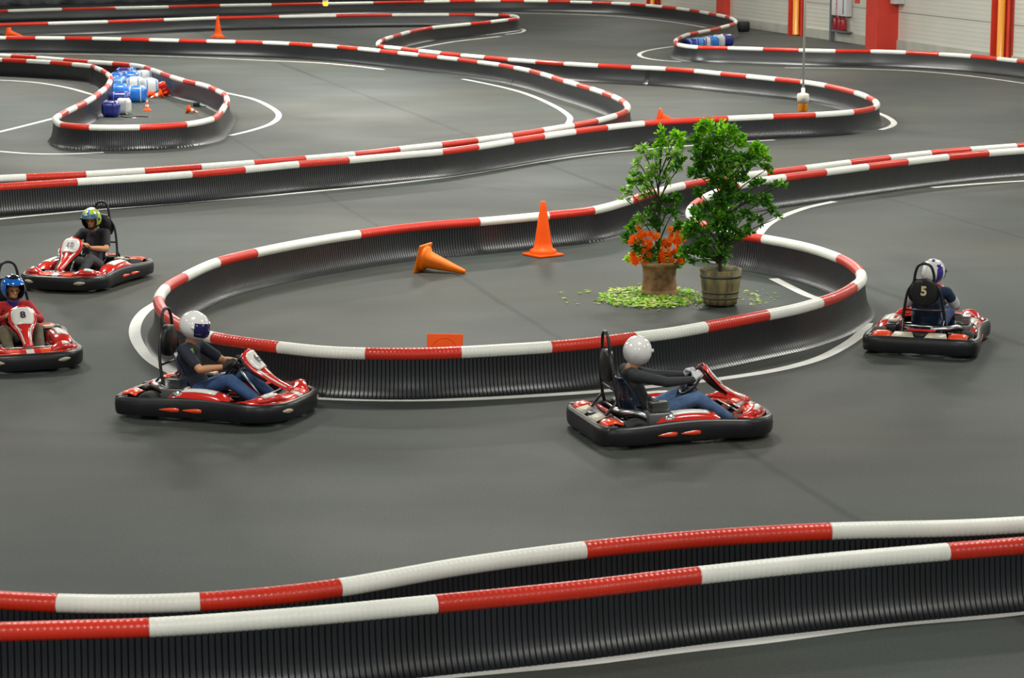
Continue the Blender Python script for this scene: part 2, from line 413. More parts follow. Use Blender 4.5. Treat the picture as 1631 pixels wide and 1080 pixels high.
B2 = [(-100, 43, 'W'), (-20, 40.6, 'R'), (76, 37.8, 'W'), (171, 35, 'R'), (260, 32, 'W'), (348, 28.8, 'R'), (444, 26.8, 'W'), (535, 25.2, 'R'), (624, 24, 'W'), (715, 23.4, 'R'), (757, 23.5, 'W'), (795, 24.3, 'R'), (814, 25.3, 'W'), (824, 27.5), (822, 30, 'R'), (807, 32, 'W'), (780, 35.3, 'R'), (748, 38.6, 'W'), (687, 44.6, 'R'), (651, 51.3, 'W'), (637, 55.3, 'R'), (624, 59, 'W'), (612, 63, 'R'), (606, 65.8, 'W'), (602, 69.3), (604, 73, 'R'), (614, 75.3, 'W'), (641, 78, 'R'), (669, 81.5, 'W'), (703, 85.3, 'R'), (736, 88.7, 'W'), (773, 92, 'R'), (811, 95.5, 'W'), (855, 98.9, 'R'), (900, 102, 'W'), (954, 105, 'R'), (1007, 107.5, 'W'), (1062, 110.3, 'R'), (1108, 113.7, 'W'), (1150, 118, 'R'), (1191, 122, 'W'), (1237, 126.7, 'R'), (1278, 131, 'W'), (1317, 137.2, 'R'), (1364, 148.5, 'W'), (1384, 156, 'R'), (1394, 162, 'W'), (1397, 167.5), (1390, 173, 'R'), (1357, 179.3, 'W'), (1297, 183.6, 'R'), (1230, 186.3, 'W'), (1158, 189.5, 'R'), (1090, 193), (1024, 197.5, 'W'), (965, 204, 'R'), (914, 210.5, 'W'), (864, 218, 'R'), (815, 225.8, 'W'), (759, 235, 'R'), (702, 242.6, 'W'), (630, 249), (554, 256, 'R'), (474, 262.5, 'W'), (388, 271, 'R'), (304, 278.5, 'W'), (213, 285), (122, 290.6, 'R'), (0, 298.5, ), (-60, 302, 'W'), (-110, 305)]
B3 = [(-100, 60.8), (-60, 60.7, 'R'), (-30, 60.6, 'W'), (10, 60.5, 'R'), (57, 60.7, 'W'), (104, 61, 'R'), (148, 61.6, 'W'), (194, 62.6, 'R'), (239, 63.7, 'W'), (286, 65, 'R'), (330, 66, 'W'), (376, 67, 'R'), (420, 68.2, 'W'), (462, 70, 'R'), (500, 72.3, 'W'), (539, 75, 'R'), (572, 78, 'W'), (607, 81.6, 'R'), (636, 84.8, 'W'), (668, 88.2, 'R'), (699, 91.7, 'W'), (731, 95.2, 'R'), (763, 99.4, 'W'), (797, 104, 'R'), (821, 108.5, 'W'), (846, 113.7, 'R'), (864, 118.5, 'W'), (882, 124, 'R'), (901, 130, 'W'), (922, 136, 'R'), (943, 142.3, 'W'), (963, 149, 'R'), (978, 154.8, 'W'), (990, 160.8, 'R'), (997, 166, 'W'), (1000, 171.5), (996, 178, 'R'), (979, 185.3, 'W'), (949, 193.5, 'R'), (911, 200.8, 'W'), (863, 209, 'R'), (813, 217, 'W'), (758, 224.5, 'R'), (701, 231.5, 'W'), (634, 239, 'R'), (563, 247.2, 'W'), (485, 254, 'R'), (403, 260.8, 'W'), (319, 267, 'R'), (229, 273.2, 'W'), (136, 279, 'R'), (41, 283.3, 'W'), (-60, 287.5, 'R'), (-110, 289)]
def z7(x, y): return (150+x/7.09, 100+y/7.09)
B4 = [(-100, 87), (-60, 87.5, 'R'), (-20, 88.5, 'W'), (19, 90, 'R'), (60, 92.6, 'W'), (103, 96, 'R'), (142, 99, 'W'), (181, 101.7, 'R'), (209, 104, 'W'), (232, 108, 'R'), (243, 112, 'W'), (259, 117.8, 'R'), (274, 123.3, 'W'), (295, 129.5, 'R'), (315, 134, 'W'), (336, 140.3, 'R'), (347, 145.5, 'W'), (357, 150.5, 'R'), (361, 156.5, 'W'), (361, 164, 'R'), (357.5, 170, 'W'), (351, 179.5, 'R'), (337, 190.5, 'W'), (295, 199, 'R'), (222, 203.6, 'W'), (144, 203.6, 'R'), (100, 199.5, 'W'), (91, 195), (88, 190), (94, 185, 'R'), (105, 179, 'W'), (119, 172, 'R'), (134, 164.7, 'W'), (149, 155.8, 'R'), (157, 149.5, 'W'), (166, 142.5, 'R'), (172, 136.7, 'W'), (175, 130.5, 'R'), (176, 124.5, 'W'), (172, 119, 'R'), (164, 113.5, 'W'), (154, 109, 'R'), (147, 106.2, 'W'), (117, 103, 'R'), (82, 100, 'W'), (44, 97.7, 'R'), (5, 96, 'W'), (-35, 94.5, 'R'), (-75, 93.5, 'W'), (-110, 92.5)]
B5 = [(1740, 225), (1680, 229, 'R'), (1617, 234, 'W'), (1544, 239.7, 'R'), (1481, 245.3, 'W'), (1415, 252.8, 'R'), (1352, 260.5, 'W'), (1281, 269.5, 'R'), (1218, 277, 'W'), (1165, 283, 'R'), (1125, 289, ), (1087, 296.5, 'W'), (1041, 308, 'R'), (1003, 320, 'W'), (943, 336, 'R'), (872, 344, 'W'), (762, 354.3, 'R'), (665, 362), (571, 374, 'W'), (490, 387), (405, 404, 'R'), (345, 419, 'W'), (292, 443, 'R'), (263, 461, 'W'), (253, 480, 'R'), (262, 500), (281, 515), (308, 528, 'W'), (342, 539, 'R'), (393, 547.5), (445, 554, 'W'), (513, 561), (583, 564, 'R'), (658, 564.5), (733, 562, 'W'), (805, 558), (876, 553.5, 'R'), (942, 547.5), (1010, 539, 'W'), (1065, 532), (1122, 522, 'R'), (1172, 512.5), (1220, 503, 'W'), (1264, 494), (1305, 482.5, 'R'), (1335, 472), (1358, 459, 'W'), (1370, 449.5), (1371, 437, 'R'), (1357, 423), (1339, 413, 'W'), (1285, 395), (1217, 381.5, 'R'), (1177, 375.5, 'W'), (1140, 366, 'R'), (1112, 355.5, 'W'), (1100, 345), (1101, 333, 'R'), (1116, 320, 'W'), (1141, 307.5, 'R'), (1173, 297.5, 'W'), (1207, 289.5), (1248, 283.5, 'R'), (1313, 275.3, 'W'), (1380, 266.5, 'R'), (1443, 258.6, 'W'), (1508, 251, 'R'), (1572, 245, 'W'), (1631, 240.5, 'R'), (1690, 237, 'W'), (1750, 233.5)]
B6 = [(-320, 928, 'W'), (-130, 947, 'R'), (0, 957), (92, 961.5, 'W'), (205, 963), (318, 959.5, 'R'), (430, 950.5), (540, 937, 'W'), (735, 903), (930, 877, 'R'), (1122, 858.5), (1322, 847, 'W'), (1525, 842), (1640, 836, 'R'), (1750, 829)]
B7 = [(-300, 1016), (-120, 1011.5), (0, 1007.5, 'R'), (120, 1004), (237, 1000.5, 'W'), (465, 984.5), (694, 963, 'R'), (905, 942), (1112, 917.5, 'W'), (1308, 897), (1509, 879.5, 'R'), (1640, 869), (1740, 862)]
barrier(B1, 'topmost striped barrier, bending into a hairpin by the white wall')
barrier(B2, 'striped barrier second from the top left, bulging out right below the hanging beacon')
barrier(B3, 'striped barrier enclosing the wide grey bend, its tip left of the beacon')
barrier(B4, 'small teardrop barrier at the left around the blue bales')
barrier(B5, 'large red and white barrier loop around the two potted plants')
barrier(B6, 'upper of the two striped barriers crossing the bottom of the photo')
barrier(B7, 'lower of the two striped barriers crossing the bottom, with tall ribbed skirt')

# ------------------------------------------------------------------ cones
def cone(p, h=.78, lab='', rot=None, mats=('orange', 'orange'), base=.42, rz=.4, striped=False, nm='traffic_cone', flip=False):
    root = empty(nm, p); tag(root, lab, 'traffic cone', 'traffic cones')
    a, b = mats; k = h/.78
    rb = base*.40
    prof = [(rb*1.12, .03*k), (rb*1.11, .075*k), (rb*1.05, .09*k), (rb*.80, .105*k)]
    N = 8
    for i in range(1, N+1): prof.append((rb*.78+(.036*k-rb*.78)*i/N, (.105+(.76-.105)*i/N)*k))
    prof += [(.030*k, .775*k), (.0, .78*k)]
    mm = [a]*(len(prof)-1)
    if striped:
        for i in (5, 6, 9, 10): mm[i] = 'cone_white'
    c = MB().lathe(prof, a, n=24, mats=mm).build('cone_body', root)
    bb = MB().rbox((0, 0, .018*k), (base, base, .034*k), b, .012*k).build('base_plate', root, rot=(0, 0, rz))
    MB().tube([(rb*.95*math.cos(2*PI*i/28), rb*.95*math.sin(2*PI*i/28), .004*k) for i in range(28)], .009, b, n=6, closed=True).build('base_ring', root)
    return root
def cone_px(x, y, **k):
    return cone(at(x, y), **k)
def lying(x, y, ang, h, base, lab, **k):
    """a cone on its side: tip pointing along world angle ang; base edge and cone flank on the floor"""
    r = cone(at(x, y), h=h, base=base, lab=lab, rz=0, **k)
    # square base stands on its edge
    tilt = math.atan2(base/2-.03*h/.78, h)
    ax = Vector((math.cos(ang)*math.cos(tilt), math.sin(ang)*math.cos(tilt), -math.sin(tilt)))
    zax = ax.normalized(); yax = Vector((0, 0, 1)).cross(zax).normalized(); xax = yax.cross(zax).normalized()
    R = Matrix((xax, yax, zax)).transposed()
    r.rotation_euler = R.to_euler(); r.location.z = base/2*math.cos(tilt)+.001
    return r
cone_px(865, 407, h=.80, base=.44, rz=.62, lab='upright orange traffic cone on the island beside the back tube barrier')
lying(672, 432, math.radians(-22), .68, .40, 'orange traffic cone lying on its side on the island floor, tip pointing right', mats=('orange_old', 'orange_old'))
q = lying(708, 588, math.radians(84), .70, .40, 'orange traffic cone lying behind the front barrier, only its square base showing', mats=('cone_red', 'orange'))
cone_px(347.5, 60, h=.80, base=.44, rz=.7, lab='distant upright orange traffic cone between the two upper left barriers')
lying(12, 62, math.radians(-10), .75, .42, 'orange traffic cone tipped over at the far upper left behind a barrier')
lying(1046, 204, math.radians(-8), .70, .46, 'orange traffic cone lying behind the middle barrier above the potted tree')
cone_px(234.5, 176, h=.27, base=.19, rz=.2, striped=True, lab='small upright red and white striped cone in front of the blue bales')
lying(258, 156, math.radians(200), .32, .24, 'small striped cone toppled against the blue bales, tip pointing left', striped=True)
lying(299, 180, math.radians(-12), .28, .20, 'small striped cone lying alone inside the teardrop barrier, tip pointing right', striped=True)

# ------------------------------------------------------------------ bales
def bale(x, y, dx, dy, dz, m, lab, rz=0, z=0, r=.12, strap=None, nm='foam_block'):
    p = at(x, y); root = empty(nm, (p.x, p.y, z), rz); tag(root, lab, 'crash block', 'crash blocks')
    MB().rbox((0, 0, dz/2), (dx, dy, dz), m, r, seg=5).build('block_body', root)
    s_ = MB()
    for k in (-.28, .28):
        pts = []
        for i in range(24):
            a = 2*PI*i/24; c, s2 = math.cos(a), math.sin(a)
            e = .38
            pts.append((dx*k, math.copysign(abs(c)**e, c)*(dy/2-.012), dz/2+math.copysign(abs(s2)**e, s2)*(dz/2-.012)))
        s_.tube(pts, .018, strap or m, n=6, closed=True)
    s_.build('rib', root)
    return root
g = 'blue and white blocks in the teardrop island'
bl = [
 (177, 186, .42, .36, .38, 'bnavy', 'navy blue crash block, front left of the pile', -.15, 0, 'bnavy'),
 (197.5, 182, .34, .36, .38, 'bwhite', 'grey white crash block touching the front navy block on its right', -.15, 0, 'bwhite'),
 (192, 168, .50, .5, .34, 'bnavy', 'dark blue crash block just behind the front navy block', .05, 0, 'bblue'),
 (219, 162, .48, .55, .40, 'bblue', 'bright blue crash block in the middle with a pale band across its top', -.05, 0, 'bwhite'),
 (192, 157, .45, .6, .38, 'bblue', 'bright blue crash block on the left next to the curved tubes', .0, 0, 'bsky'),
 (190, 148, .42, .7, .42, 'bsky', 'light blue crash block third from the front in the left row', .0, 0, 'bwhite'),
 (187, 139, .40, .7, .40, 'bblue', 'blue crash block at the back of the left row', .0, 0, 'bnavy'),
 (216, 149, .42, .6, .44, 'bwhite', 'white crash block directly behind the bright blue middle one', .0, 0, 'bsky'),
 (238, 150, .42, .7, .42, 'bwhite', 'large white crash block on the right side of the pile', .35, 0, 'bsky'),
 (230, 138, .42, .7, .44, 'bwhite', 'white crash block behind the large white one', .3, 0, 'bsky'),
 (210, 138, .42, .7, .42, 'bblue', 'blue crash block in the centre back of the pile', .1, 0, 'bsky'),
 (219, 130, .50, .7, .42, 'bsky', 'pale blue crash block at the very back of the pile', .2, 0, 'bwhite'),
 (198, 131, .48, .7, .40, 'bnavy', 'navy crash block at the back left of the pile', .1, 0, 'bblue'),
]
for x, y, dx, dy, dz, m, lab, rz, z, st in bl: bale(x, y, dx, dy, dz, m, lab, rz, z, strap=st)
# red plastic fender and small red roll beside the pile
p = at(262, 153); o = MB().rbox((0, 0, .19), (.20, .16, .40), 'kred', .05, seg=4, rot=(.5, -.42, 0))
for k in (-.1, 0, .1): o.rbox((-k*.42, -.075+.0*k, .19+k), (.11, .05, .045), 'korange', .012, rot=(.5, -.42, 0))
o = o.build('plastic_fender', loc=(p.x, p.y, 0)); tag(o, 'red plastic fender leaning upright right of the white blocks', 'fender')
p = at(239, 155); o = MB().tube([(-.1, 0, .08), (.1, 0.1, .08)], .075, 'cone_red', n=16).build('rubber_roll', loc=p); tag(o, 'small dark red roll at the foot of the white blocks', 'roll')
p = at(313, 170); o = MB().rbox((0, 0, .055), (.15, .15, .11), 'black', .015)
o.tube(catmull([Vector(v) for v in ((.06, -.02, .02), (.18, -.1, .012), (.3, .05, .012), (.42, -.1, .012))], 6), .01, 'black', n=6)
tag(o.build('cable_box', loc=p), 'small black box with a short cable on the teardrop island floor', 'box')
p = at(212, 187); o = MB().tube(catmull([Vector(v) for v in ((-.3, .1, .012), (-.1, -.1, .012), (.1, .15, .012), (.35, 0, .012))], 6), .012, 'black', n=6).build('black_strap', loc=p); tag(o, 'black strap scrap lying in front of the bale pile', 'strap')
p = at(213, 188); o = MB().rbox((0, 0, .02), (.09, .06, .035), 'cone_white', .008).build('paper_scrap', loc=(p.x+.05, p.y-.25, 0), rot=(0, 0, .3)); tag(o, 'tiny white scrap next to the black strap', 'scrap')
p = at(182, 118); o = MB().rbox((0, 0, .17), (.35, .3, .3), 'bwhite', .05).build('white_canister', loc=p); tag(o, 'small pale canister at the far corner of the bale pile', 'canister')
# back hairpin bales
for i, (x, y, m, st, lab, dx) in enumerate((
 (1156, 73, 'bnavy', 'bnavy', 'navy crash block at the right end of the row in the far hairpin', .42),
 (1145, 74.5, 'bwhite', 'bwhite', 'pale crash block second from the right in the far hairpin', .32),
 (1134, 76, 'bblue', 'bblue', 'bright blue crash block in the far hairpin between two pale ones', .34),
 (1124, 77.5, 'bwhite', 'bnavy', 'pale crash block with navy ribs in the far hairpin', .30),
 (1112, 79, 'bsky', 'bnavy', 'light blue crash block near the left tip of the far hairpin', .36),
 (1101, 80.5, 'bnavy', 'bsky', 'dark blue crash block at the left tip of the far hairpin', .36))):
    bale(x, y, dx, .62, .40, m, lab, .25, strap=st)
p = at(1180, 50); o = MB().lathe([(.0, 0), (.3, .0), (.34, .05), (.34, .32), (.3, .37), (.0, .37)], 'tyre', n=22)
o = o.build('rubber_coil', loc=p); tag(o, 'black rubber coil on the floor behind the far hairpin end', 'rubber coil')

# ------------------------------------------------------------------ right wall
WD = Vector((-math.sin(math.radians(15.3)), math.cos(math.radians(15.3)), 0))   # along the wall, away
WN = Vector((-WD.y, WD.x, 0)); WN = WN if WN.x < 0 else -WN                       # into the hall
W0 = at(1330, 67)+Vector((.35, 0, 0))
def wp(u, n, z): return W0+WD*u+WN*n+Vector((0, 0, z))
def u_of(px):
    """distance along the wall where its foot shows at photo column px"""
    lo, hi = -60., 60.
    for _ in range(60):
        m_ = (lo+hi)/2; w = wp(m_, 0, 0)
        d = w.y*math.cos(TH)+H*math.sin(TH); x = CX+F*w.x/d
        if x > px: lo = m_
        else: hi = m_
    return lo
def wbox(mb, u0, u1, n0, n1, z0, z1, m):
    vs = [wp(u, n, z) for u in (u0, u1) for n in (n0, n1) for z in (z0, z1)]
    return mb.add(vs, [(0, 1, 3, 2), (4, 6, 7, 5), (0, 4, 5, 1), (2, 3, 7, 6), (0, 2, 6, 4), (1, 5, 7, 3)], m, False)
def panel_mat():
    m = M['wallp']; nt = m.node_tree; b = nt.nodes['Principled BSDF']
    tc = nt.nodes.new('ShaderNodeTexCoord'); w = nt.nodes.new('ShaderNodeTexWave'); w.bands_direction = 'Z'; w.inputs['Scale'].default_value = 2.2
    nt.links.new(tc.outputs['Object'], w.inputs['Vector'])
    bp = nt.nodes.new('ShaderNodeBump'); bp.inputs['Strength'].default_value = .3; bp.inputs['Distance'].default_value = .01
    nt.links.new(w.outputs['Fac'], bp.inputs['Height']); nt.links.new(bp.outputs[0], b.inputs['Normal'])
panel_mat()
w = MB(); wbox(w, -60, 80, -.2, 0, 0, 8.2, 'wallp')
for z in (1.25, 2.35, 3.45): wbox(w, -60, 80, 0, .006, z, z+.02, 'greymet')
tag(w.build('wall_right', merge=False), kind='structure')
w = MB(); wbox(w, -60, 80, 0, .05, 0, .33, 'concrete'); tag(w.build('baseboard_right', merge=False), kind='structure')
cols = [u_of(1048), u_of(1157), u_of(1277), u_of(1420), u_of(1604)]
def column(u, wdt, dep, lab, pipe, gutter):
    base = wp(u, 0, 0); root = empty('steel_column', base); tag(root, lab, 'column', 'columns along the white wall')
    inv = Matrix.Translation(-base)
    def bp(mb, name):
        mb.v = [tuple(inv@Vector(v)) for v in mb.v]; return mb.build(name, root, merge=False)
    if pipe:
        m = MB(); wbox(m, u-wdt/2, u-wdt/2+.06, 0, .12, 0, 8, 'colred'); wbox(m, u+wdt/2-.06, u+wdt/2, 0, .42, 0, 8, 'colred'); wbox(m, u-wdt/2, u+wdt/2, .06, .12, 0, 8, 'colred'); bp(m, 'column_flange')
        m = MB(); m.tube([wp(u, .24, .05), wp(u, .24, 7.9)], .115, 'pipeyel', n=18); bp(m, 'drain_pipe')
    else:
        m = MB(); wbox(m, u-wdt/2, u+wdt/2, 0, dep, 0, 8, 'colred'); bp(m, 'column_body')
    if gutter:
        m = MB(); wbox(m, u+wdt/2+.0, u+wdt/2+.22, 0, dep*.5, .15, 8, 'greymet'); bp(m, 'cable_duct')
        m = MB(); wbox(m, u+wdt/2+.02, u+wdt/2+.20, dep*.5, dep*.5+.05, .2, 1.3, 'dmetal'); bp(m, 'duct_cover')
    return root
column(cols[0], .7, .35, 'far red column with a yellow pipe, furthest along the white wall', True, True)
column(cols[1], .8, .3, 'red column of the white wall just above the far hairpin tip', False, True)
column(cols[2], .7, .35, 'red steel column with a yellow pipe behind the hanging beacon cord', True, True)
column(cols[3], 1.0, .75, 'widest plain red column, right of the fire extinguishers', False, True)
column(cols[4], .7, .35, 'red column with a yellow pipe close to the right picture edge', True, True)
# pale unit high on the wide column
u = cols[3]-.78; m = MB(); wbox(m, u-.2, u+.2, .01, .35, 1.55, 2.1, 'bwhite'); tag(m.build('junction_box', merge=False), 'pale junction box high on the wall beside the widest red column', 'box')
# grey post, fire cabinet and extinguishers
u = u_of(1330)
m = MB(); wbox(m, u-.08, u+.08, .05, .2, 0, 8, 'greymet'); tag(m.build('grey_post', merge=False), 'thin grey steel post on the wall left of the fire cabinet', 'post')
ub = u_of(1345)
def wall_root(name, u, n, z, lab, cat, group=None):
    r = empty(name, wp(u, n, z)); r.rotation_euler = (0, 0, math.atan2(WD.y, WD.x)); return tag(r, lab, cat, group)
r = wall_root('fire_cabinet', ub, 0, .92, 'white fire cabinet with red vertical lettering on the white wall', 'cabinet')
# local: +x along the wall away from camera, +y = WN?
loc_n = (Euler((0, 0, math.atan2(WD.y, WD.x))).to_matrix().inverted() @ WN)
sg = 1 if loc_n.y > 0 else -1
MB().rbox((0, sg*.13, .42), (1.3, .24, .84), 'boxwhite', .02).build('cabinet_body', r)
t = text_mesh('HYDRANT', .2, 'textred', 'red_lettering', r, bold=.004)
t.matrix_local = Matrix.Translation((.18, sg*.255, .42))@Euler((PI/2, 0, PI if sg > 0 else 0)).to_matrix().to_4x4()@Euler((0, 0, PI/2)).to_matrix().to_4x4()
MB().rbox((-.42, sg*.262, .38), (.03, .02, .62), 'dmetal', .005).build('handle', r)
def extinguisher(u, lab, z=.42):
    r = wall_root('fire_extinguisher', u, .17, z, lab, 'fire extinguisher', 'fire extinguishers under the cabinet')
    MB().lathe([(0, 0), (.09, .0), (.105, .03), (.105, .34), (.08, .40), (.03, .43), (.03, .46), (0, .46)], 'ext', n=18).build('cylinder_body', r)
    MB().rbox((0, 0, .48), (.05, .11, .04), 'dmetal', .01).tube([(0, .0, .47), (.08, sg*.06, .42), (.1, sg*.1, .25)], .012, 'black', n=6).build('valve', r)
    return r
extinguisher(ub+.42, 'fire extinguisher under the white cabinet, nearest the grey post')
extinguisher(ub+.02, 'middle fire extinguisher under the white cabinet')
extinguisher(ub-.30, 'fire extinguisher under the white cabinet, furthest right')
m = MB(); wbox(m, ub-.75, ub+.6, .05, .3, .36, .4, 'greymet'); tag(m.build('wall_shelf', merge=False), 'narrow grey shelf carrying the fire extinguishers', 'shelf')
u = u_of(1364); m = MB(); wbox(m, u-.2, u+.2, 0, .02, 1.4, 2.0, 'colred'); tag(m.build('red_sign', merge=False), 'small red plate on the wall right of the fire cabinet', 'sign')
# back wall + tarpaulin + ceiling + left wall
BW = 132
w = MB().add([(-45, BW, 0), (45, BW, 0), (45, BW, 8.2), (-45, BW, 8.2)], [(0, 1, 2, 3)], 'wallp', False); tag(w.build('wall_back', merge=False), kind='structure')
w = MB().add([(-32, -4, 0), (-32, BW, 0), (-32, BW, 8.2), (-32, -4, 8.2)], [(0, 1, 2, 3)], 'wallp', False); tag(w.build('wall_left', merge=False), kind='structure')
w = MB().add([(-45, -4, 8.2), (45, -4, 8.2), (45, BW, 8.2), (-45, BW, 8.2)], [(0, 1, 2, 3)], 'ceil', False); tag(w.build('ceiling', merge=False), kind='structure')
a = at(-120, 13); b = at(330, 1.5); d = (b-a); nn = Vector((-d.y, d.x, 0)).normalized(); rows = []
for i in range(90):
    t = i/89; base = a+d*t; row = []
    for j in range(12):
        z = 3.2*j/11; fold = .10*math.sin(t*70+math.sin(z*2)*1.2)+.06*math.sin(t*31+z)
        row.append(base+nn*(fold*(1-.3*j/11)+.03*math.sin(z*5))+Vector((0, 0, z+.01)))
    rows.append(row)
o = MB().grid(rows, 'tarp').build('tarpaulin', merge=False); sm = o.modifiers.new('s', 'SOLIDIFY'); sm.thickness = .02; tag(o, 'dark grey tarpaulin hanging in folds behind the far left barrier', 'tarpaulin')

# ------------------------------------------------------------------ beacons
def beacon(x, y, Z, k, lab, lit, ceil=8.2):
    # Z = distance along view axis
    dx = (x-CX)/F; dy = (CY-y)/F
    d = Vector((dx, math.cos(TH)+dy*math.sin(TH), -math.sin(TH)+dy*math.cos(TH)))
    p = Vector((0, 0, H))+d*Z
    r = empty('hanging_beacon', p); tag(r, lab, 'warning light', 'hanging beacons')
    MB().lathe([(0, 0), (.055*k, .0), (.072*k, .02*k), (.078*k, .13*k), (.08*k, .135*k)], 'amber_lit' if lit else 'amber', n=22).build('amber_lens', r)
    MB().lathe([(.0, .135*k), (.086*k, .135*k), (.088*k, .25*k), (.08*k, .265*k), (.03*k, .28*k), (.028*k, .35*k), (0, .36*k)], 'beacon_white', n=22).build('housing', r)
    top = ceil-p.z
    MB().tube([(0, 0, .34*k), (.0, 0, top)], .016*k, 'cord', n=8).build('cord', r)
    return r
beacon(1278.5, 178, 36, 1.0, 'amber warning beacon hanging on a long cord over the middle island', False)
beacon(518.5, 9.5, 62, .85, 'small amber beacon glowing over the far barrier at the top', True)

# ------------------------------------------------------------------ potted plants
def leaf_at(mb, p, d, L, W, m, up=None):
    d = d.normalized(); u = up or Vector((random.uniform(-1, 1), random.uniform(-1, 1), random.uniform(.2, 1)))
    s = d.cross(u); s = s.normalized() if s.length > 1e-3 else Vector((1, 0, 0)); n = s.cross(d).normalized()
    q = [p, p+d*L*.35+s*W*.5+n*W*.12, p+d*L*.7+s*W*.42+n*W*.1, p+d*L-n*W*.12, p+d*L*.7-s*W*.42+n*W*.1, p+d*L*.35-s*W*.5+n*W*.12, p+d*L*.5-n*W*.06]
    mb.add(q, [(0, 1, 6), (1, 2, 6), (2, 3, 6), (3, 4, 6), (4, 5, 6), (5, 0, 6)], m, False)
def plant(name, base, sx, sc, clusters, trunk, mats, lab, leafL, parent_z, stem_r, tw):
    root = empty(name, base); tag(root, lab, 'potted plant')
    fo = MB(); br = MB()
    br.tube(catmull([Vector((a, .02*math.sin(i*2), c)) for i, (a, c) in enumerate(trunk)], 5), [stem_r*(1-.6*i/(5*(len(trunk)-1))) for i in range(5*(len(trunk)-1)+1)], 'bark', n=8)
    for (dx, z, rx, rz_, n, w) in clusters:
        cy = random.uniform(-.12, .12); c = Vector((dx, cy, z))
        # branch from nearest lower trunk point
        tz = max(parent_z+.1, z-.35-.2*random.random()); tx = trunk[0][0]
        for i in range(len(trunk)-1):
            if trunk[i][1] <= tz <= trunk[i+1][1]:
                t = (tz-trunk[i][1])/(trunk[i+1][1]-trunk[i][1]); tx = trunk[i][0]+(trunk[i+1][0]-trunk[i][0])*t
        a = Vector((tx, 0, tz)); mid = a.lerp(c, .5)+Vector((0, 0, .03)); br.tube(catmull([a, mid, c], 4), [.010]*4+[.007]*4+[.004], 'bark', n=5)
        ntw = max(2, n//5)
        for k in range(ntw):
            dv = Vector((random.gauss(0, 1), random.gauss(0, 1), random.gauss(.15, 1))).normalized(); rr = random.uniform(.35, 1)**.6
            e = c+Vector((dv.x*rx, dv.y*max(rx, .08), dv.z*rz_))*rr
            s0 = c.lerp(e, .2); br.tube([s0, s0.lerp(e, .5)+Vector((0, 0, .008)), e], [.004, .003, .002], 'bark', n=4)
            for q in range(9):
                t = random.uniform(.25, 1.05); pp = s0.lerp(e, t)+Vector((random.gauss(0, .012), random.gauss(0, .012), random.gauss(0, .012)))
                ld = (e-s0).normalized()*.7+Vector((random.uniform(-1, 1), random.uniform(-1, 1), random.uniform(-.4, .9)))
                mm = random.choices(mats, weights=w)[0]
                leaf_at(fo, pp, ld, leafL*random.uniform(.7, 1.2), leafL*tw*random.uniform(.8, 1.2), mm)
    br.build('trunk', root); fo.build('foliage', root, merge=False)
    return root
# right: citrus-like tree in a wooden tub
pb = at(1147, 486)
X = lambda x: (x-1147)/125.; Zt = lambda y: (487-y)/124.
lm = ['leaf_a', 'leaf_b', 'leaf_c', 'leaf_p']
br_, md_, dk_ = (1, 4, 7, 0), (4, 6, 2, 0), (7, 3, .6, 0)  # leaf tone mixes: lit look of upper clusters painted in, lower ones darker
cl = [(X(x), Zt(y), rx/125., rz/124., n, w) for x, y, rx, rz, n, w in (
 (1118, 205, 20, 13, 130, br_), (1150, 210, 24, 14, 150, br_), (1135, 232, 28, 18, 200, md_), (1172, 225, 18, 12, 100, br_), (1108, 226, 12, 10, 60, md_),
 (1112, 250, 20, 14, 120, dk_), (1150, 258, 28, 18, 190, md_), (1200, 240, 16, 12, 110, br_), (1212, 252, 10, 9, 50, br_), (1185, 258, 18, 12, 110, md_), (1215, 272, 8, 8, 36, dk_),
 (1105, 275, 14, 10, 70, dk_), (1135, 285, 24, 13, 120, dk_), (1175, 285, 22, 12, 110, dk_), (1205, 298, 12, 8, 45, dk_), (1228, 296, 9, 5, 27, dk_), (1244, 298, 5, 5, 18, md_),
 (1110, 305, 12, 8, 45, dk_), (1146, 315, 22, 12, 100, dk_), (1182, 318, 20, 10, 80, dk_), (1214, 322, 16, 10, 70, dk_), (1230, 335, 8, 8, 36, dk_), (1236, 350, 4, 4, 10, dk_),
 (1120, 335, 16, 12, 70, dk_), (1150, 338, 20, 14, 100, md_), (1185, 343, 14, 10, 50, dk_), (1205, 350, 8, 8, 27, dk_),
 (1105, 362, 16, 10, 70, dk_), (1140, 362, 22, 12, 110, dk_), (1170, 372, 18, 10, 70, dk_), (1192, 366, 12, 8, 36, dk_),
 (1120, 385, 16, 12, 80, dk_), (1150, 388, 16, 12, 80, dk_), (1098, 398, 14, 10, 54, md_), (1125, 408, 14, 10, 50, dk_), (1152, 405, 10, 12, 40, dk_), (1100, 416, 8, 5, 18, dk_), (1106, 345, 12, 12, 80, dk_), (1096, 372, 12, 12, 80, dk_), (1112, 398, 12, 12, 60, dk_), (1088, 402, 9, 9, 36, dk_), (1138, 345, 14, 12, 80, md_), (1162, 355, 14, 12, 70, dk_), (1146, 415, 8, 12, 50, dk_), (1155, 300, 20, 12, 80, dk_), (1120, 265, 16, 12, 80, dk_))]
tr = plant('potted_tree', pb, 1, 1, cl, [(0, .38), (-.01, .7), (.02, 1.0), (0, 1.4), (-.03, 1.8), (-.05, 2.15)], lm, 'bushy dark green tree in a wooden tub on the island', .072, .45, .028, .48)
s = MB().lathe([(.0, .025), (.212, .025), (.222, .09), (.247, .27), (.272, .47), (.258, .47), (.245, .40)], 'stave', n=40)
s.build('wooden_tub', tr)
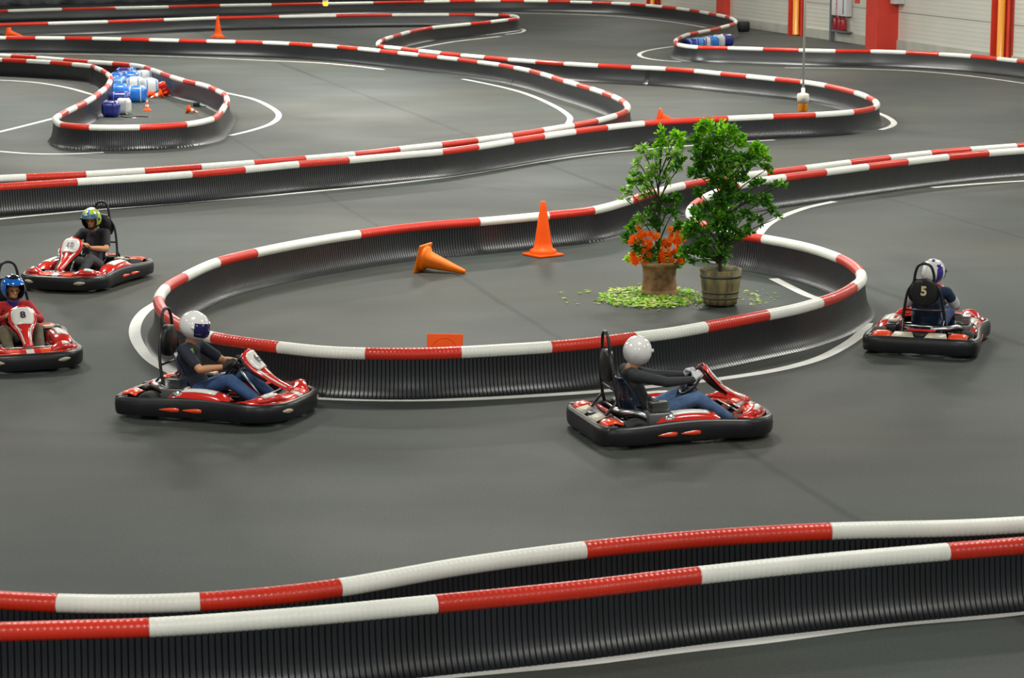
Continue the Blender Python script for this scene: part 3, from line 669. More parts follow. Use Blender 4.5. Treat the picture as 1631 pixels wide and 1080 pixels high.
for z0, z1 in ((.10, .125), (.17, .20), (.37, .405)):
    ra = .216+(z0-.025)*.126+.004; rb = .216+(z1-.025)*.126+.004
    MB().lathe([(ra-.008, z0), (ra, z0), (rb, z1), (rb-.008, z1)], 'hoop', n=40).build('hoop', tr)
MB().lathe([(0, .43), (.15, .435), (.25, .42)], 'soil', n=24).build('soil', tr)
ft = MB()
for k in range(4): a = k*PI/2+.6; ft.box((.16*math.cos(a), .16*math.sin(a), .0135), (.06, .06, .025), 'black')
ft.build('feet', tr)
# left: pale shrub with orange flowers in a terracotta pot
pa = at(1050, 468)
X = lambda x: (x-1050)/122.; Zt = lambda y: (470-y)/121.
pl_, pm_ = (1, 3, 3, 7), (2, 4, 2, 4)
cl = [(X(x), Zt(y), rx/122., rz/121., n, w) for x, y, rx, rz, n, w in (
 (1048, 213, 6, 9, 27, br_), (1075, 218, 9, 8, 36, br_), (1052, 230, 12, 9, 45, br_), (1080, 232, 10, 9, 45, br_), (1020, 240, 10, 7, 36, pl_), (1040, 248, 14, 8, 54, pl_), (1070, 246, 14, 9, 60, pl_),
 (1016, 262, 10, 7, 27, pl_), (1040, 268, 14, 8, 45, pl_), (1068, 268, 14, 8, 45, pm_), (1085, 262, 8, 8, 30, md_), (1012, 282, 10, 6, 27, pm_), (1032, 284, 12, 7, 30, pl_), (1060, 286, 12, 7, 30, pm_),
 (1008, 294, 12, 7, 36, md_), (1028, 300, 12, 6, 30, pm_), (1000, 306, 12, 6, 27, pl_), (992, 316, 8, 4, 12, pl_), (1075, 318, 14, 9, 54, dk_), (1050, 322, 12, 9, 40, dk_), (1025, 312, 12, 6, 27, pm_),
 (1040, 338, 14, 8, 54, dk_), (1070, 340, 16, 8, 54, dk_), (1020, 350, 12, 7, 40, pm_), (1045, 356, 14, 8, 45, dk_), (1078, 360, 12, 8, 45, dk_), (1008, 366, 10, 7, 36, md_), (998, 382, 10, 8, 40, dk_), (1012, 392, 10, 10, 54, dk_), (1080, 378, 12, 10, 45, dk_),
 (1004, 412, 9, 6, 27, br_), (1028, 404, 12, 9, 54, dk_), (1050, 396, 12, 9, 40, dk_), (1060, 416, 14, 6, 45, br_), (1084, 406, 10, 8, 36, md_), (1086, 424, 5, 8, 18, br_), (1035, 416, 10, 5, 27, md_))]
fp = plant('potted_shrub', pa, 1, 1, cl, [(0, .38), (.0, .7), (-.02, 1.0), (-.02, 1.4), (.0, 1.8), (.0, 2.1)], lm, 'thin pale-leaved shrub with orange flowers in a terracotta pot', .078, .42, .012, .45)
rows = []
for r, z in ((.0, .005), (.245, .005), (.25, .03), (.23, .07), (.215, .20), (.22, .32), (.235, .385), (.255, .40), (.255, .43), (.235, .44), (.22, .40)):
    rows.append([Vector((r*math.cos(2*PI*k/40), r*math.sin(2*PI*k/40), z)) for k in range(40)])
pm = MB(); pm.grid(rows[:4], 'terra_rim', closed_u=True); pm.grid(rows[3:7], 'terracotta', closed_u=True); pm.grid(rows[6:], 'terra_rim', closed_u=True)
pm.build('terracotta_pot', fp)
MB().lathe([(0, .40), (.13, .405), (.225, .395)], 'soil', n=24).build('soil', fp)
fpos = []
for k in range(84):
    for _ in range(50):
        x = random.uniform(1003, 1090); y = random.uniform(362, 418)
        if 1034 < x < 1050 and y > 380: continue
        if y < 372 and x < 1060 and x > 1020: continue
        break
    fpos.append((X(x), random.uniform(-.16, .05), Zt(y)))
def flower_mesh(m):
    f = MB()
    for k in range(6):
        a = 2*PI*k/6; d = Vector((math.cos(a), math.sin(a), .25))
        s_ = Vector((-math.sin(a), math.cos(a), 0))
        f.add([(0, 0, 0), d*.022+s_*.016, d*.042, d*.022-s_*.016], [(0, 1, 2, 3)], m, False)
    f.lathe([(.0, .012), (.012, .008), (.014, 0), (.0, -.01)], m, n=8)
    for k in range(6):
        a = 2*PI*(k+.5)/6; d = Vector((math.cos(a)*.6, math.sin(a)*.6, .9))
        s_ = Vector((-math.sin(a), math.cos(a), 0)); f.add([(0, 0, 0), d*.018+s_*.013, d*.034, d*.018-s_*.013], [(0, 1, 2, 3)], m, False)
    return f
f0 = None
protos = {}
for i, q in enumerate(fpos):
    m = 'flower' if random.random() < .75 else 'flower2'
    if m not in protos: o = flower_mesh(m).build('flower', fp); protos[m] = o
    else: o = protos[m].copy(); COL.objects.link(o)
    o.location = q; o.rotation_euler = (1.2+random.uniform(-.5, .5), random.uniform(-.5, .5), random.uniform(-.6, .6)); k = random.uniform(1.0, 1.5); o.scale = (k, k, k)
# fallen leaves
lt = MB()
for k in range(1400):
    if k < 1280:
        a = random.uniform(0, 2*PI); rr = random.random()**.65
        x = 1036+rr*math.cos(a)*84; y = 475+rr*math.sin(a)*17
    elif k < 1320: x = random.uniform(1150, 1235); y = random.uniform(462, 488)
    elif k < 1335: x = random.uniform(895, 950); y = random.uniform(460, 486)
    else: x = random.gauss(1075, 45); y = random.gauss(470, 9)
    p = at(x, y)
    if (p-pa).length < .245 or (p-pb).length < .22: continue
    an = random.uniform(0, 2*PI)
    leaf_at(lt, p+Vector((0, 0, random.uniform(.006, .03 if k < 1280 else .01))), Vector((math.cos(an), math.sin(an), random.uniform(-.05, .25))), random.uniform(.05, .085), random.uniform(.03, .045), random.choices(['leaf_d', 'leaf_c', 'leaf_b', 'leaf_p'], weights=(5, 4, 1.4, 1))[0], up=Vector((random.uniform(-.4, .4), random.uniform(-.4, .4), 1)))
lt.v = [(a, b, max(c, .004)) for a, b, c in lt.v]
tag(lt.build('fallen_leaves', merge=False), 'fallen yellow-green leaves scattered on the floor around the terracotta pot', 'leaves', kind='stuff')
# ------------------------------------------------------------------ karts
def blobs(name, caps, m, parent, vox=.009, smooth=2, extra=None):
    """one continuous skin over tapered limbs; caps: (p0, r0, p1, r1)"""
    mb = MB()
    for p0, r0, p1, r1 in caps:
        p0 = Vector(p0); p1 = Vector(p1); d = p1-p0; Lg = d.length
        if Lg < 1e-5: d = Vector((0, 0, 1)); Lg = 1e-5
        ax = d.normalized(); up = Vector((0, 0, 1)) if abs(ax.z) < .9 else Vector((1, 0, 0))
        a = ax.cross(up).normalized(); b = a.cross(ax)
        sc0 = r0 if isinstance(r0, tuple) else (r0, r0); sc1 = r1 if isinstance(r1, tuple) else (r1, r1)
        rows = []
        nn = 14
        prof = []
        for i in range(0, 6): t = PI/2*i/5; prof.append((0, math.sin(t), -math.cos(t)))
        for i in range(0, 6): t = PI/2*i/5; prof.append((1, math.cos(t), math.sin(t)))
        for e, rr, off in prof:
            s_ = sc1 if e else sc0; c = p1 if e else p0; mr_ = min(s_)
            rr = max(rr, .02)
            rows.append([c+ax*off*mr_+(a*math.cos(2*PI*k/nn)*s_[0]+b*math.sin(2*PI*k/nn)*s_[1])*rr for k in range(nn)])
        o0 = len(mb.v); mb.grid(rows, m, closed_u=True)
        mb.f.append(tuple(o0+nn-1-k for k in range(nn))); mb.m.append(0); mb.sm.append(True)
        mb.f.append(tuple(o0+(len(rows)-1)*nn+k for k in range(nn))); mb.m.append(0); mb.sm.append(True)
    if extra: extra(mb)
    o = mb.build(name, parent)
    rm = o.modifiers.new('r', 'REMESH'); rm.mode = 'VOXEL'; rm.voxel_size = vox; rm.use_smooth_shade = True
    sm = o.modifiers.new('s', 'SMOOTH'); sm.iterations = smooth; sm.factor = .5
    dg = bpy.context.evaluated_depsgraph_get(); me = bpy.data.meshes.new_from_object(o.evaluated_get(dg))
    o.modifiers.clear(); old = o.data; o.data = me; me.name = name; bpy.data.meshes.remove(old)
    me.materials.clear(); me.materials.append(M[m])
    return o
V = Vector
def kart_outline():
    half = [(.965, 0), (.955, .25), (.90, .44), (.78, .565), (.60, .635), (.38, .615), (.15, .605), (-.15, .62), (-.45, .655), (-.72, .675), (-.88, .64), (-.945, .50), (-.955, .25), (-.955, 0)]
    pts = half+[(x, -y) for x, y in reversed(half[1:-1])]
    return catmull([V((x, y, 0)) for x, y in pts], 6, closed=True), len(half)
def make_kart():
    root = empty('racing_kart', (0, 0, 0))
    out, nh = kart_outline(); N = len(out)
    # bumper cross-section (d = outward, z)
    sec = [(.0, .045), (.012, .075), (.016, .15), (.010, .205), (-.005, .232), (-.030, .240), (-.050, .228), (-.055, .20), (-.05, .10), (-.045, .05), (-.02, .038)]
    def nrm(i):
        t = out[(i+1) % N]-out[i-1]; n = V((t.y, -t.x, 0)).normalized()
        return n if n.dot(out[i]) > 0 else -n
    def ring(i0, i1, name, lift=0):
        rows = []
        for i in range(i0, i1+1):
            q = out[i % N]; n = nrm(i % N); dz = .012*math.cos(q.x*4)
            rows.append([q+n*d+V((0, 0, z+(dz if z > .15 else 0))) for d, z in sec])
        m = MB().grid(rows, 'black', closed_u=True)
        m.f.append(tuple(range(len(sec)))); m.m.append(0); m.sm.append(False)
        m.f.append(tuple((len(rows)-1)*len(sec)+len(sec)-1-j for j in range(len(sec)))); m.m.append(0); m.sm.append(False)
        return sharp(m.build(name, root), .8)
    # index positions: 6 per control; controls 0..13 left half
    ring(-24, 24, 'front_bumper'); ring(24, 60, 'side_bumper'); ring(60, 60+36, 'rear_bumper'); ring(96, N-24, 'side_bumper')
    # floor tray + chassis tubes
    rows = [[V((x, y*w, .05)) for y in (-1, -.5, 0, .5, 1)] for x, w in ((.78, .22), (.6, .30), (.2, .33), (-.2, .33), (-.5, .3))]
    m = MB().grid(rows, 'dmetal'); rows2 = [[p+V((0, 0, .012)) for p in r] for r in rows]; m.grid(rows2, 'dmetal'); m.build('floor_tray', root)
    m = MB()
    for s_ in (-1, 1):
        m.tube(catmull([V((.9, s_*.18, .12)), V((.62, s_*.30, .10)), V((.2, s_*.32, .08)), V((-.3, s_*.33, .08)), V((-.9, s_*.32, .13))], 6), .016, 'dmetal', n=8)
        m.tube([V((.35, s_*.32, .1)), V((.33, s_*.6, .13))], .013, 'dmetal', n=8); m.tube([V((-.25, s_*.32, .1)), V((-.25, s_*.62, .13))], .013, 'dmetal', n=8)
    for x in (.62, .2, -.3, -.62): m.tube([V((x, -.32, .09)), V((x, .32, .09))], .014, 'dmetal', n=8)
    m.tube([V((-.56, -.5, .14)), V((-.56, .5, .14))], .02, 'metal', n=10)
    for s_ in (-1, 1): m.tube([V((.56, s_*.5, .13)), V((.5, s_*.05, .17))], .010, 'metal', n=6)
    m.build('chassis_frame', root)
    # wheels
    for x, y, r, w in ((.56, .50, .125, .13), (.56, -.50, .125, .13), (-.56, .52, .138, .17), (-.56, -.52, .138, .17)):
        prof = [(r*.52, -w/2), (r*.85, -w/2), (r*.97, -w*.40), (r, -w*.25), (r, w*.25), (r*.97, w*.40), (r*.85, w/2), (r*.52, w/2)]
        t_ = MB().lathe(prof+[(r*.52, -w/2)], 'tyre', (x, y, r), 26, axis=(0, 1, 0)).build('wheel', root)
        MB().lathe([(0, -w*.3), (r*.2, -w*.32), (r*.5, -w*.42), (r*.53, -w*.5), (r*.53, w*.5), (r*.5, w*.42), (r*.2, w*.32), (0, w*.3)], 'metal', (x, y, r), 20, axis=(0, 1, 0)).build('rim', t_)
    # nose apron: red shell from the front bumper back to the pedals, white centre band
    m = MB(); rows = []
    ys = [-.60, -.5, -.38, -.24, -.12, -.045, .045, .12, .24, .38, .5, .60]
    def xout(y): return .925-.30*(abs(y)/.6)**3.2
    for j, (fr, z) in enumerate(((0, .235), (.25, .262), (.6, .268), (1, .235))):
        rows.append([V((xout(y)-fr*(.24-.03*abs(y)), y*(1-.06*fr if j else 1), z-.02*abs(y)/.6)) for y in ys])
    for k in range(len(ys)-1):
        m.grid([r[k:k+2] for r in rows], 'kwhite' if k == 5 else ('korange' if k in (2, 3, 7, 8) else 'kred'))
    ap = m.build('nose_apron', root); ap.modifiers.new('s', 'SOLIDIFY').thickness = .012
    # raised front corners
    for s_ in (-1, 1):
        m = MB(); rows = []
        for i in range(8):
            t = i/7; row = []
            for k in range(7):
                y = .23+.30*k/6; xo = xout(y)-.015; x = xo-(.19)*t
                row.append(V((x, s_*y, .245+.075*math.sin(PI*k/6)**.8*math.sin(PI*min(1, t*1.05+.02))**.7-.012*(t < .05))))
            rows.append(row)
        m.grid(rows, 'kred'); f_ = m.build('front_corner_cover', root); f_.modifiers.new('s', 'SOLIDIFY').thickness = .01
        m = MB().grid([[r[k]+V((0, 0, .006)) for k in (3, 4, 5)] for r in rows[1:4]], 'kwhite').build('white_decal', f_); m.modifiers.new('s', 'SOLIDIFY').thickness = .003
    # side pods
    for s_ in (-1, 1):
        m = MB(); rows = []
        for i in range(11):
            t = i/10; x = .34-.70*t; b = math.sin(PI*min(max(t, .0), 1))**.4
            zt = .21+.095*b; yo = .595; yi = .36
            rows.append([V((x, s_*yo, .12)), V((x, s_*(yo+.0), zt-.025)), V((x, s_*(yo-.04), zt)), V((x, s_*((yo+yi)/2), zt+.02)), V((x, s_*(yi+.03), zt+.005)), V((x, s_*yi, zt-.03)), V((x, s_*yi, .11))])
        m.grid(rows, 'kred'); pod = m.build('side_pod', root)
        m = MB(); rr = [[r[2]+V((0, 0, .007)), r[3]+V((0, 0, .007)), r[4].lerp(r[3], .4)+V((0, 0, .007))] for r in rows[2:9]]
        m.grid(rr, 'kwhite'); d = m.build('white_panel', pod); d.modifiers.new('s', 'SOLIDIFY').thickness = .004
    # orange flashes on the side bumper
    for s_ in (-1, 1):
        m = MB()
        for x0, x1 in ((.08, -.13), (-.17, -.38)):
            for (xa, xb, zz0, zz1) in ((x0, x1, .10, .155),):
                def yo(x):
                    best = min(out, key=lambda q: abs(q.x-x)+(10 if q.y*s_ < 0 else 0)); return best.y+s_*.0195
                rows = []
                for i in range(7):
                    t = i/6; x = xa+(xb-xa)*t; h_ = (.006+.022*(1-t))*math.sin(PI*(.1+.85*t))**.6+.003
                    rows.append([V((x, yo(x), .125-h_)), V((x, yo(x), .125+h_))])
                m.grid(rows, 'korange')
        d = m.build('orange_flash', root); d.modifiers.new('s', 'SOLIDIFY').thickness = .003
    # pale flashes on the front bumper
    for s_ in (-1, 1):
        rows = []
        for i in range(6):
            y = s_*(.30+.14*i/5)
            best = min(out, key=lambda q: abs(q.y-y)+(10 if q.x < 0 else 0)); ii = out.index(best); n = nrm(ii)
            h_ = .006+.018*math.sin(PI*i/5); p_ = V((best.x, y, 0))+n*.021
            rows.append([p_+V((0, 0, .14-h_+.01*i/5)), p_+V((0, 0, .14+h_+.01*i/5))])
        d = MB().grid(rows, 'cream').build('pale_flash', root); d.modifiers.new('s', 'SOLIDIFY').thickness = .003
    # rear deck: two red corners, two cream plates, black centre
    for s_ in (-1, 1):
        m = MB(); rows = []
        for x, z in ((-.90, .225), (-.86, .262), (-.78, .275), (-.70, .25)):
            rows.append([V((x, s_*y, z-.02*(k in (0, 3)))) for k, y in enumerate((.33, .38, .50, .56))])
        m.grid(rows, 'korange'); d = m.build('rear_corner_cover', root); d.modifiers.new('s', 'SOLIDIFY').thickness = .012
        d = MB().grid([[V((-.915, s_*.06, .222)), V((-.915, s_*.33, .222))], [V((-.80, s_*.10, .262)), V((-.80, s_*.30, .262))]], 'cream').build('rear_plate', root); d.modifiers.new('s', 'SOLIDIFY').thickness = .01
        d = MB().rbox((-.84, s_*.60, .21), (.13, .06, .05), 'dmetal', .015).build('corner_cap', root)
    MB().rbox((-.78, 0, .24), (.10, .50, .05), 'black', .02).build('rear_beam', root)
    MB().rbox((-.86, 0, .235), (.07, .10, .05), 'black', .01).build('tow_socket', root)
    MB().rbox((-.735, 0, .285), (.04, .34, .03), 'kred', .008).build('red_rail', root)
    # engine right side, muffler, tank
    e = MB().rbox((-.30, -.43, .22), (.26, .20, .20), 'engine', .02)
    for k in range(6): e.box((-.30, -.43, .335+k*.016), (.18, .17, .007), 'metal')
    e.lathe([(0, 0), (.06, 0), (.065, .03), (.05, .06), (0, .065)], 'metal', (-.22, -.53, .25), 16, axis=(0, -1, .2))
    e = e.build('engine', root)
    MB().tube(catmull([V((-.40, -.44, .25)), V((-.5, -.40, .30)), V((-.62, -.30, .30)), V((-.66, -.10, .29))], 5), .035, 'metal', n=12).build('exhaust_pipe', e)
    MB().rbox((-.33, -.37, .40), (.10, .12, .07), 'black', .02).build('air_filter', e)
    MB().rbox((-.38, .40, .22), (.24, .15, .16), 'black', .03).build('battery_box', root)
    MB().rbox((-.30, .40, .315), (.12, .12, .03), 'cream', .01).build('box_lid', root)
    MB().rbox((.33, 0, .14), (.16, .2, .13), 'black', .03).build('fuel_tank', root)
    # seat
    rows = []
    for (x, z, w, lip) in ((.06, .16, .15, .03), (-.02, .11, .17, .08), (-.15, .09, .18, .13), (-.27, .10, .18, .17), (-.36, .16, .175, .17), (-.42, .27, .175, .15), (-.46, .40, .18, .12), (-.49, .52, .165, .08), (-.505, .60, .13, .03)):
        row = []
        for k in range(9):
            a = PI*k/8; yy = -w*math.cos(a)
            l_ = abs(math.cos(a))**3*lip
            if z < .2: row.append(V((x+0*l_, yy*1.03, z+l_)))
            else: row.append(V((x+l_*.85, yy*1.03, z+l_*.35)))
        rows.append(row)
    st = MB().grid(rows, 'seat').build('seat', root); st.modifiers.new('s', 'SOLIDIFY').thickness = .014
    # roll hoop and headrest
    hp = catmull([V((-.36, .26, .12)), V((-.52, .255, .28)), V((-.58, .23, .52)), V((-.60, .185, .74)), V((-.605, .125, .84)), V((-.61, .105, .96)), V((-.615, .07, 1.04)), V((-.617, 0, 1.065)), V((-.615, -.07, 1.04)), V((-.61, -.105, .96)), V((-.605, -.125, .84)), V((-.60, -.185, .74)), V((-.58, -.23, .52)), V((-.52, -.255, .28)), V((-.36, -.26, .12))], 6)
    h_ = MB().tube(hp, .017, 'black', n=10)
    h_.tube([V((-.575, -.235, .50)), V((-.575, .235, .50))], .012, 'black', n=8); h_.tube([V((-.54, -.25, .30)), V((-.54, .25, .30))], .012, 'metal', n=8)
    h_.tube([V((-.56, .24, .40)), V((-.78, .22, .16))], .014, 'black', n=8).tube([V((-.56, -.24, .40)), V((-.78, -.22, .16))], .014, 'black', n=8)
    h_.build('roll_hoop', root)
    hd = MB(); rows = []
    for i, (z, w) in enumerate(((.56, .03), (.575, .09), (.61, .15), (.68, .185), (.76, .18), (.83, .15), (.875, .11), (.89, .03))):
        rows.append([V((-.597+dx, w*yy, z)) for dx, yy in ((-.018, -1), (-.032, -.7), (-.036, 0), (-.032, .7), (-.018, 1), (.03, .8), (.04, 0), (.03, -.8))])
    hd.grid(rows, 'black', closed_u=True); hd.f.append(tuple(range(8))); hd.m.append(0); hd.sm.append(True)
    hd.f.append(tuple(56+7-k for k in range(8))); hd.m.append(0); hd.sm.append(True)
    hd.build('headrest', root)
    # steering
    c = V((.19, 0, .50)); ax = V((-.75, 0, .66)).normalized(); s1 = V((0, 1, 0)); s2 = ax.cross(s1)
    w_ = MB().tube([c+(s1*math.cos(2*PI*k/28)+s2*math.sin(2*PI*k/28)*.92)*.155 for k in range(28)], .015, 'black', n=8, closed=True)
    for a in (0, PI*.5, PI): w_.tube([c, c+(s1*math.cos(a)+s2*math.sin(a)*.92)*.15], .012, 'dmetal', n=6)
    w_.lathe([(0, .02), (.04, .018), (.045, 0), (.03, -.03), (0, -.03)], 'dmetal', c, 14, axis=ax)
    sw = w_.build('steering_wheel', root)
    MB().tube([c-ax*.02, V((.50, 0, .14))], .013, 'metal', n=8).build('steering_column', root)
    # front fairing with the number plate
    fa0 = V((.815, 0, .27)); fa1 = V((.30, 0, .655)); dv = (fa1-fa0); Lf = dv.length; vv = dv.normalized(); uu = V((0, 1, 0)); nn = uu.cross(vv); nn = nn if nn.z > 0 else -nn
    prof = [(0, .045), (.06, .055), (.16, .062), (.26, .078), (.34, .105), (.40, .140), (.46, .162), (.54, .165), (.60, .150), (.635, .115), (Lf, .06)]
    def fp_(v, w, k, lift=0):
        bulge = .05*(1-k*k); sag = .055*math.sin(PI*min(v/Lf, 1))
        return fa0+vv*v+uu*(w*k)+nn*(bulge-sag+lift)
    rows = [[fp_(v, w, k) for k in (-1, -.9, -.72, -.4, 0, .4, .72, .9, 1)] for v, w in prof]
    m = MB(); 
    m.grid([r[0:2] for r in rows], 'kwhite' if False else 'kred'); m.grid([r[1:8] for r in rows], 'kred'); m.grid([r[7:9] for r in rows], 'kred')
    fr = m.build('front_fairing', root); fr.modifiers.new('s', 'SOLIDIFY').thickness = .012
    pl = [(.385, .095), (.41, .112), (.46, .130), (.54, .132), (.585, .118), (.607, .085)]
    rows = [[fp_(v, w, k, .013) for k in (-1, -.6, -.2, .2, .6, 1)] for v, w in pl]
    # flatten bulge to match fairing width ratio
    rows = []
    for v, w in pl:
        wf = .16; rows.append([fa0+vv*v+uu*(w*k)+nn*(.05*(1-(w*k/wf)**2)-.055*math.sin(PI*v/Lf)+.010) for k in (-1, -.6, -.2, .2, .6, 1)])
    d = MB().grid(rows, 'kwhite').build('number_plate', fr); d.modifiers.new('s', 'SOLIDIFY').thickness = .004
    m = MB()
    for s_ in (-1, 1):
        rows = []
        for v, w in prof[1:6]:
            rows.append([fp_(v, w, s_*.62, .006), fp_(v, w, s_*.80, .006)])
        m.grid(rows, 'kwhite')
    m.grid([[fp_(.30, .09, -.5, .007), fp_(.30, .09, .5, .007)], [fp_(.345, .105, -.7, .007), fp_(.345, .105, .7, .007)]], 'kwhite')
    d = m.build('white_trim', fr); d.modifiers.new('s', 'SOLIDIFY').thickness = .003
    # dark back shell of the fairing
    rows = [[fp_(v, w*.97, k, -.03) for k in (-1, -.5, 0, .5, 1)] for v, w in prof[3:-1]]
    d = MB().grid(rows, 'black').build('fairing_back', fr); d.modifiers.new('s', 'SOLIDIFY').thickness = .008
    # pedals
    for s_ in (-1, 1): MB().tube([V((.66, s_*.19, .08)), V((.69, s_*.19, .20)), V((.685, s_*.10, .205))], .009, 'metal', n=6).build('pedal', root)
    MB().tube([V((.60, -.30, .24)), V((.60, .30, .24))], .010, 'metal', n=8).build('front_bar', root)
    # text anchors
    root['anchor'] = 1
    tn = fa0+vv*.50+nn*(.05-.055*math.sin(PI*.50/Lf)+.020)
    return root, Matrix((( -uu).to_4d(), ( -vv*-1).to_4d(), nn.to_4d(), V((0, 0, 0, 1)))).transposed(), tn, (uu, vv, nn)
kroot, _, tn, (uu, vv, nn) = make_kart()
del kroot['anchor']
def plate_matrix(p, right, up, out_):
    m = Matrix.Identity(4)
    for i in range(3): m[i][0] = right[i]; m[i][1] = up[i]; m[i][2] = out_[i]; m[i][3] = p[i]
    return m
def place_kart(root, x0, ang, lab, num, size=.16, back=None):
    root.location = (x0.x, x0.y, 0); root.rotation_euler = (0, 0, ang); root.scale = (.965,)*3; tag(root, lab, 'go-kart', 'go-karts on the track')
    fair = [c for c in root.children if c.name.startswith('front_fairing')][0]
    if num:
        # seen from the front: viewer's right is the kart's left (+y)
        r_ = uu if uu.cross(vv).dot(nn) > 0 else -uu
        t = text_mesh(num, size, 'textdark', 'race_number', fair, plate_matrix(tn, r_, vv, nn), bold=.004)
    hd_ = [c for c in root.children if c.name.startswith('headrest')][0]
    if back:
        text_mesh(back, .15, 'textcream', 'race_number', hd_, plate_matrix(V((-.636, 0, .735)), V((0, -1, 0)), V((0, 0, 1)), V((-1, 0, 0))), bold=.006)

# ------------------------------------------------------------------ drivers (local kart coordinates)
def helmet(root, head, yaw, pitch, style):
    r = bpy.data.objects.new('helmet', None)
    R = Euler((0, pitch, yaw)).to_matrix()
    # shell: rows by latitude, columns by longitude; +x = face
    mb = MB(); NL, NT = 40, 22; grid = []
    def pt(lat, lon, k=1):
        # lat -1..1 , lon angle 0 = front
        ph = lat*PI/2; c = math.cos(ph); s_ = math.sin(ph)
        x = .168*c*math.cos(lon); y = .140*c*math.sin(lon); z = .156*s_
        if s_ < 0:
            x *= 1+.04*abs(s_); z *= .95
            x += .030*max(0, math.cos(lon))*abs(s_)
        return V((x*k, y*k, z*k+.005))
    open_face = style.get('open', False)
    lats = [-.82+1.82*i/NT for i in range(NT+1)]
    mats = style['mats']
    for k, (kk, inner) in enumerate(((1, False), (.93, True))):
        for i in range(NT):
            for j in range(NL):
                l0, l1 = lats[i], lats[i+1]; a0 = 2*PI*j/NL; a1 = 2*PI*(j+1)/NL; am = (a0+a1)/2; am = am-2*PI if am > PI else am; lm_ = (l0+l1)/2
                if abs(am) < 1.02 and (-.36 if not open_face else -.52) < lm_ < .23: continue
                m = 'hblack' if inner else mats(lm_, am)
                q = [head+R@pt(l0, a0, kk), head+R@pt(l0, a1, kk), head+R@pt(l1, a1, kk), head+R@pt(l1, a0, kk)]
                mb.add(q, [(0, 1, 2, 3)], m)
    # rims (neck edge, eye opening)
    lo = lats[0]
    mb.grid([[head+R@pt(lo, 2*PI*j/NL, kk) for j in range(NL+1)] for kk in (1.005, .92)], 'hblack')
    sh = mb.build('helmet', root)
    rim = [(-.36 if not open_face else -.52), .23]
    pts = [head+R@pt(rim[1]+.02, -1.05+2.1*i/12, 1.0) for i in range(13)]+[head+R@pt(rim[0]-.02, 1.05-2.1*i/12, 1.0) for i in range(13)]
    MB().tube(pts, .006, 'hblack', n=6, closed=True).build('opening_trim', sh)
    # visor
    v = style.get('visor')
    if v:
        lo_, hi_ = style.get('vr', (-.36, .26)); rows = []
        for i in range(7):
            la = lo_+(hi_-lo_)*i/6; rows.append([head+R@pt(la, -1.12+2.24*j/16, 1.035) for j in range(17)])
        d = MB().grid(rows, v).build('visor', sh); d.modifiers.new('s', 'SOLIDIFY').thickness = .004
        for s_ in (-1, 1): 
            c = head+R@pt(.05, s_*1.2, 1.03); MB().lathe([(0, .012), (.018, .010), (.02, 0), (0, -.01)], style.get('knob', 'hblack'), c, 12, axis=(R@V((0, s_, 0)))).build('visor_hinge', sh)
    return sh
def finger_caps(hand, fwd, side, palm, n=5, curl=1.0, left=1):
    """fingers wrapping the wheel rim: fwd = direction from wrist to knuckles, side = thumb side, palm = palm-facing direction"""
    caps = []
    hand = V(hand); lens = [.034, .038, .036, .028]
    for i in range(4):
        b = hand+fwd*.040+side*(.030-.020*i)
        L_ = lens[i]
        p1 = b+(fwd*.75+palm*.65).normalized()*L_; p2 = p1+(palm*.95-fwd*.25).normalized()*L_*.8; p3 = p2+(-fwd*.85+palm*.25).normalized()*L_*.6
        caps += [(b-fwd*.02, .0105, p1, .0095), (p1, .0095, p2, .0088), (p2, .0088, p3, .008)]
    t0 = hand+side*.030-fwd*.012; t1 = t0+(side*.7+fwd*.5+palm*.4).normalized()*.035; t2 = t1+(fwd*.55+palm*.8-side*.15).normalized()*.030
    caps += [(t0, .014, t1, .0115), (t1, .0115, t2, .0095)]
    return caps
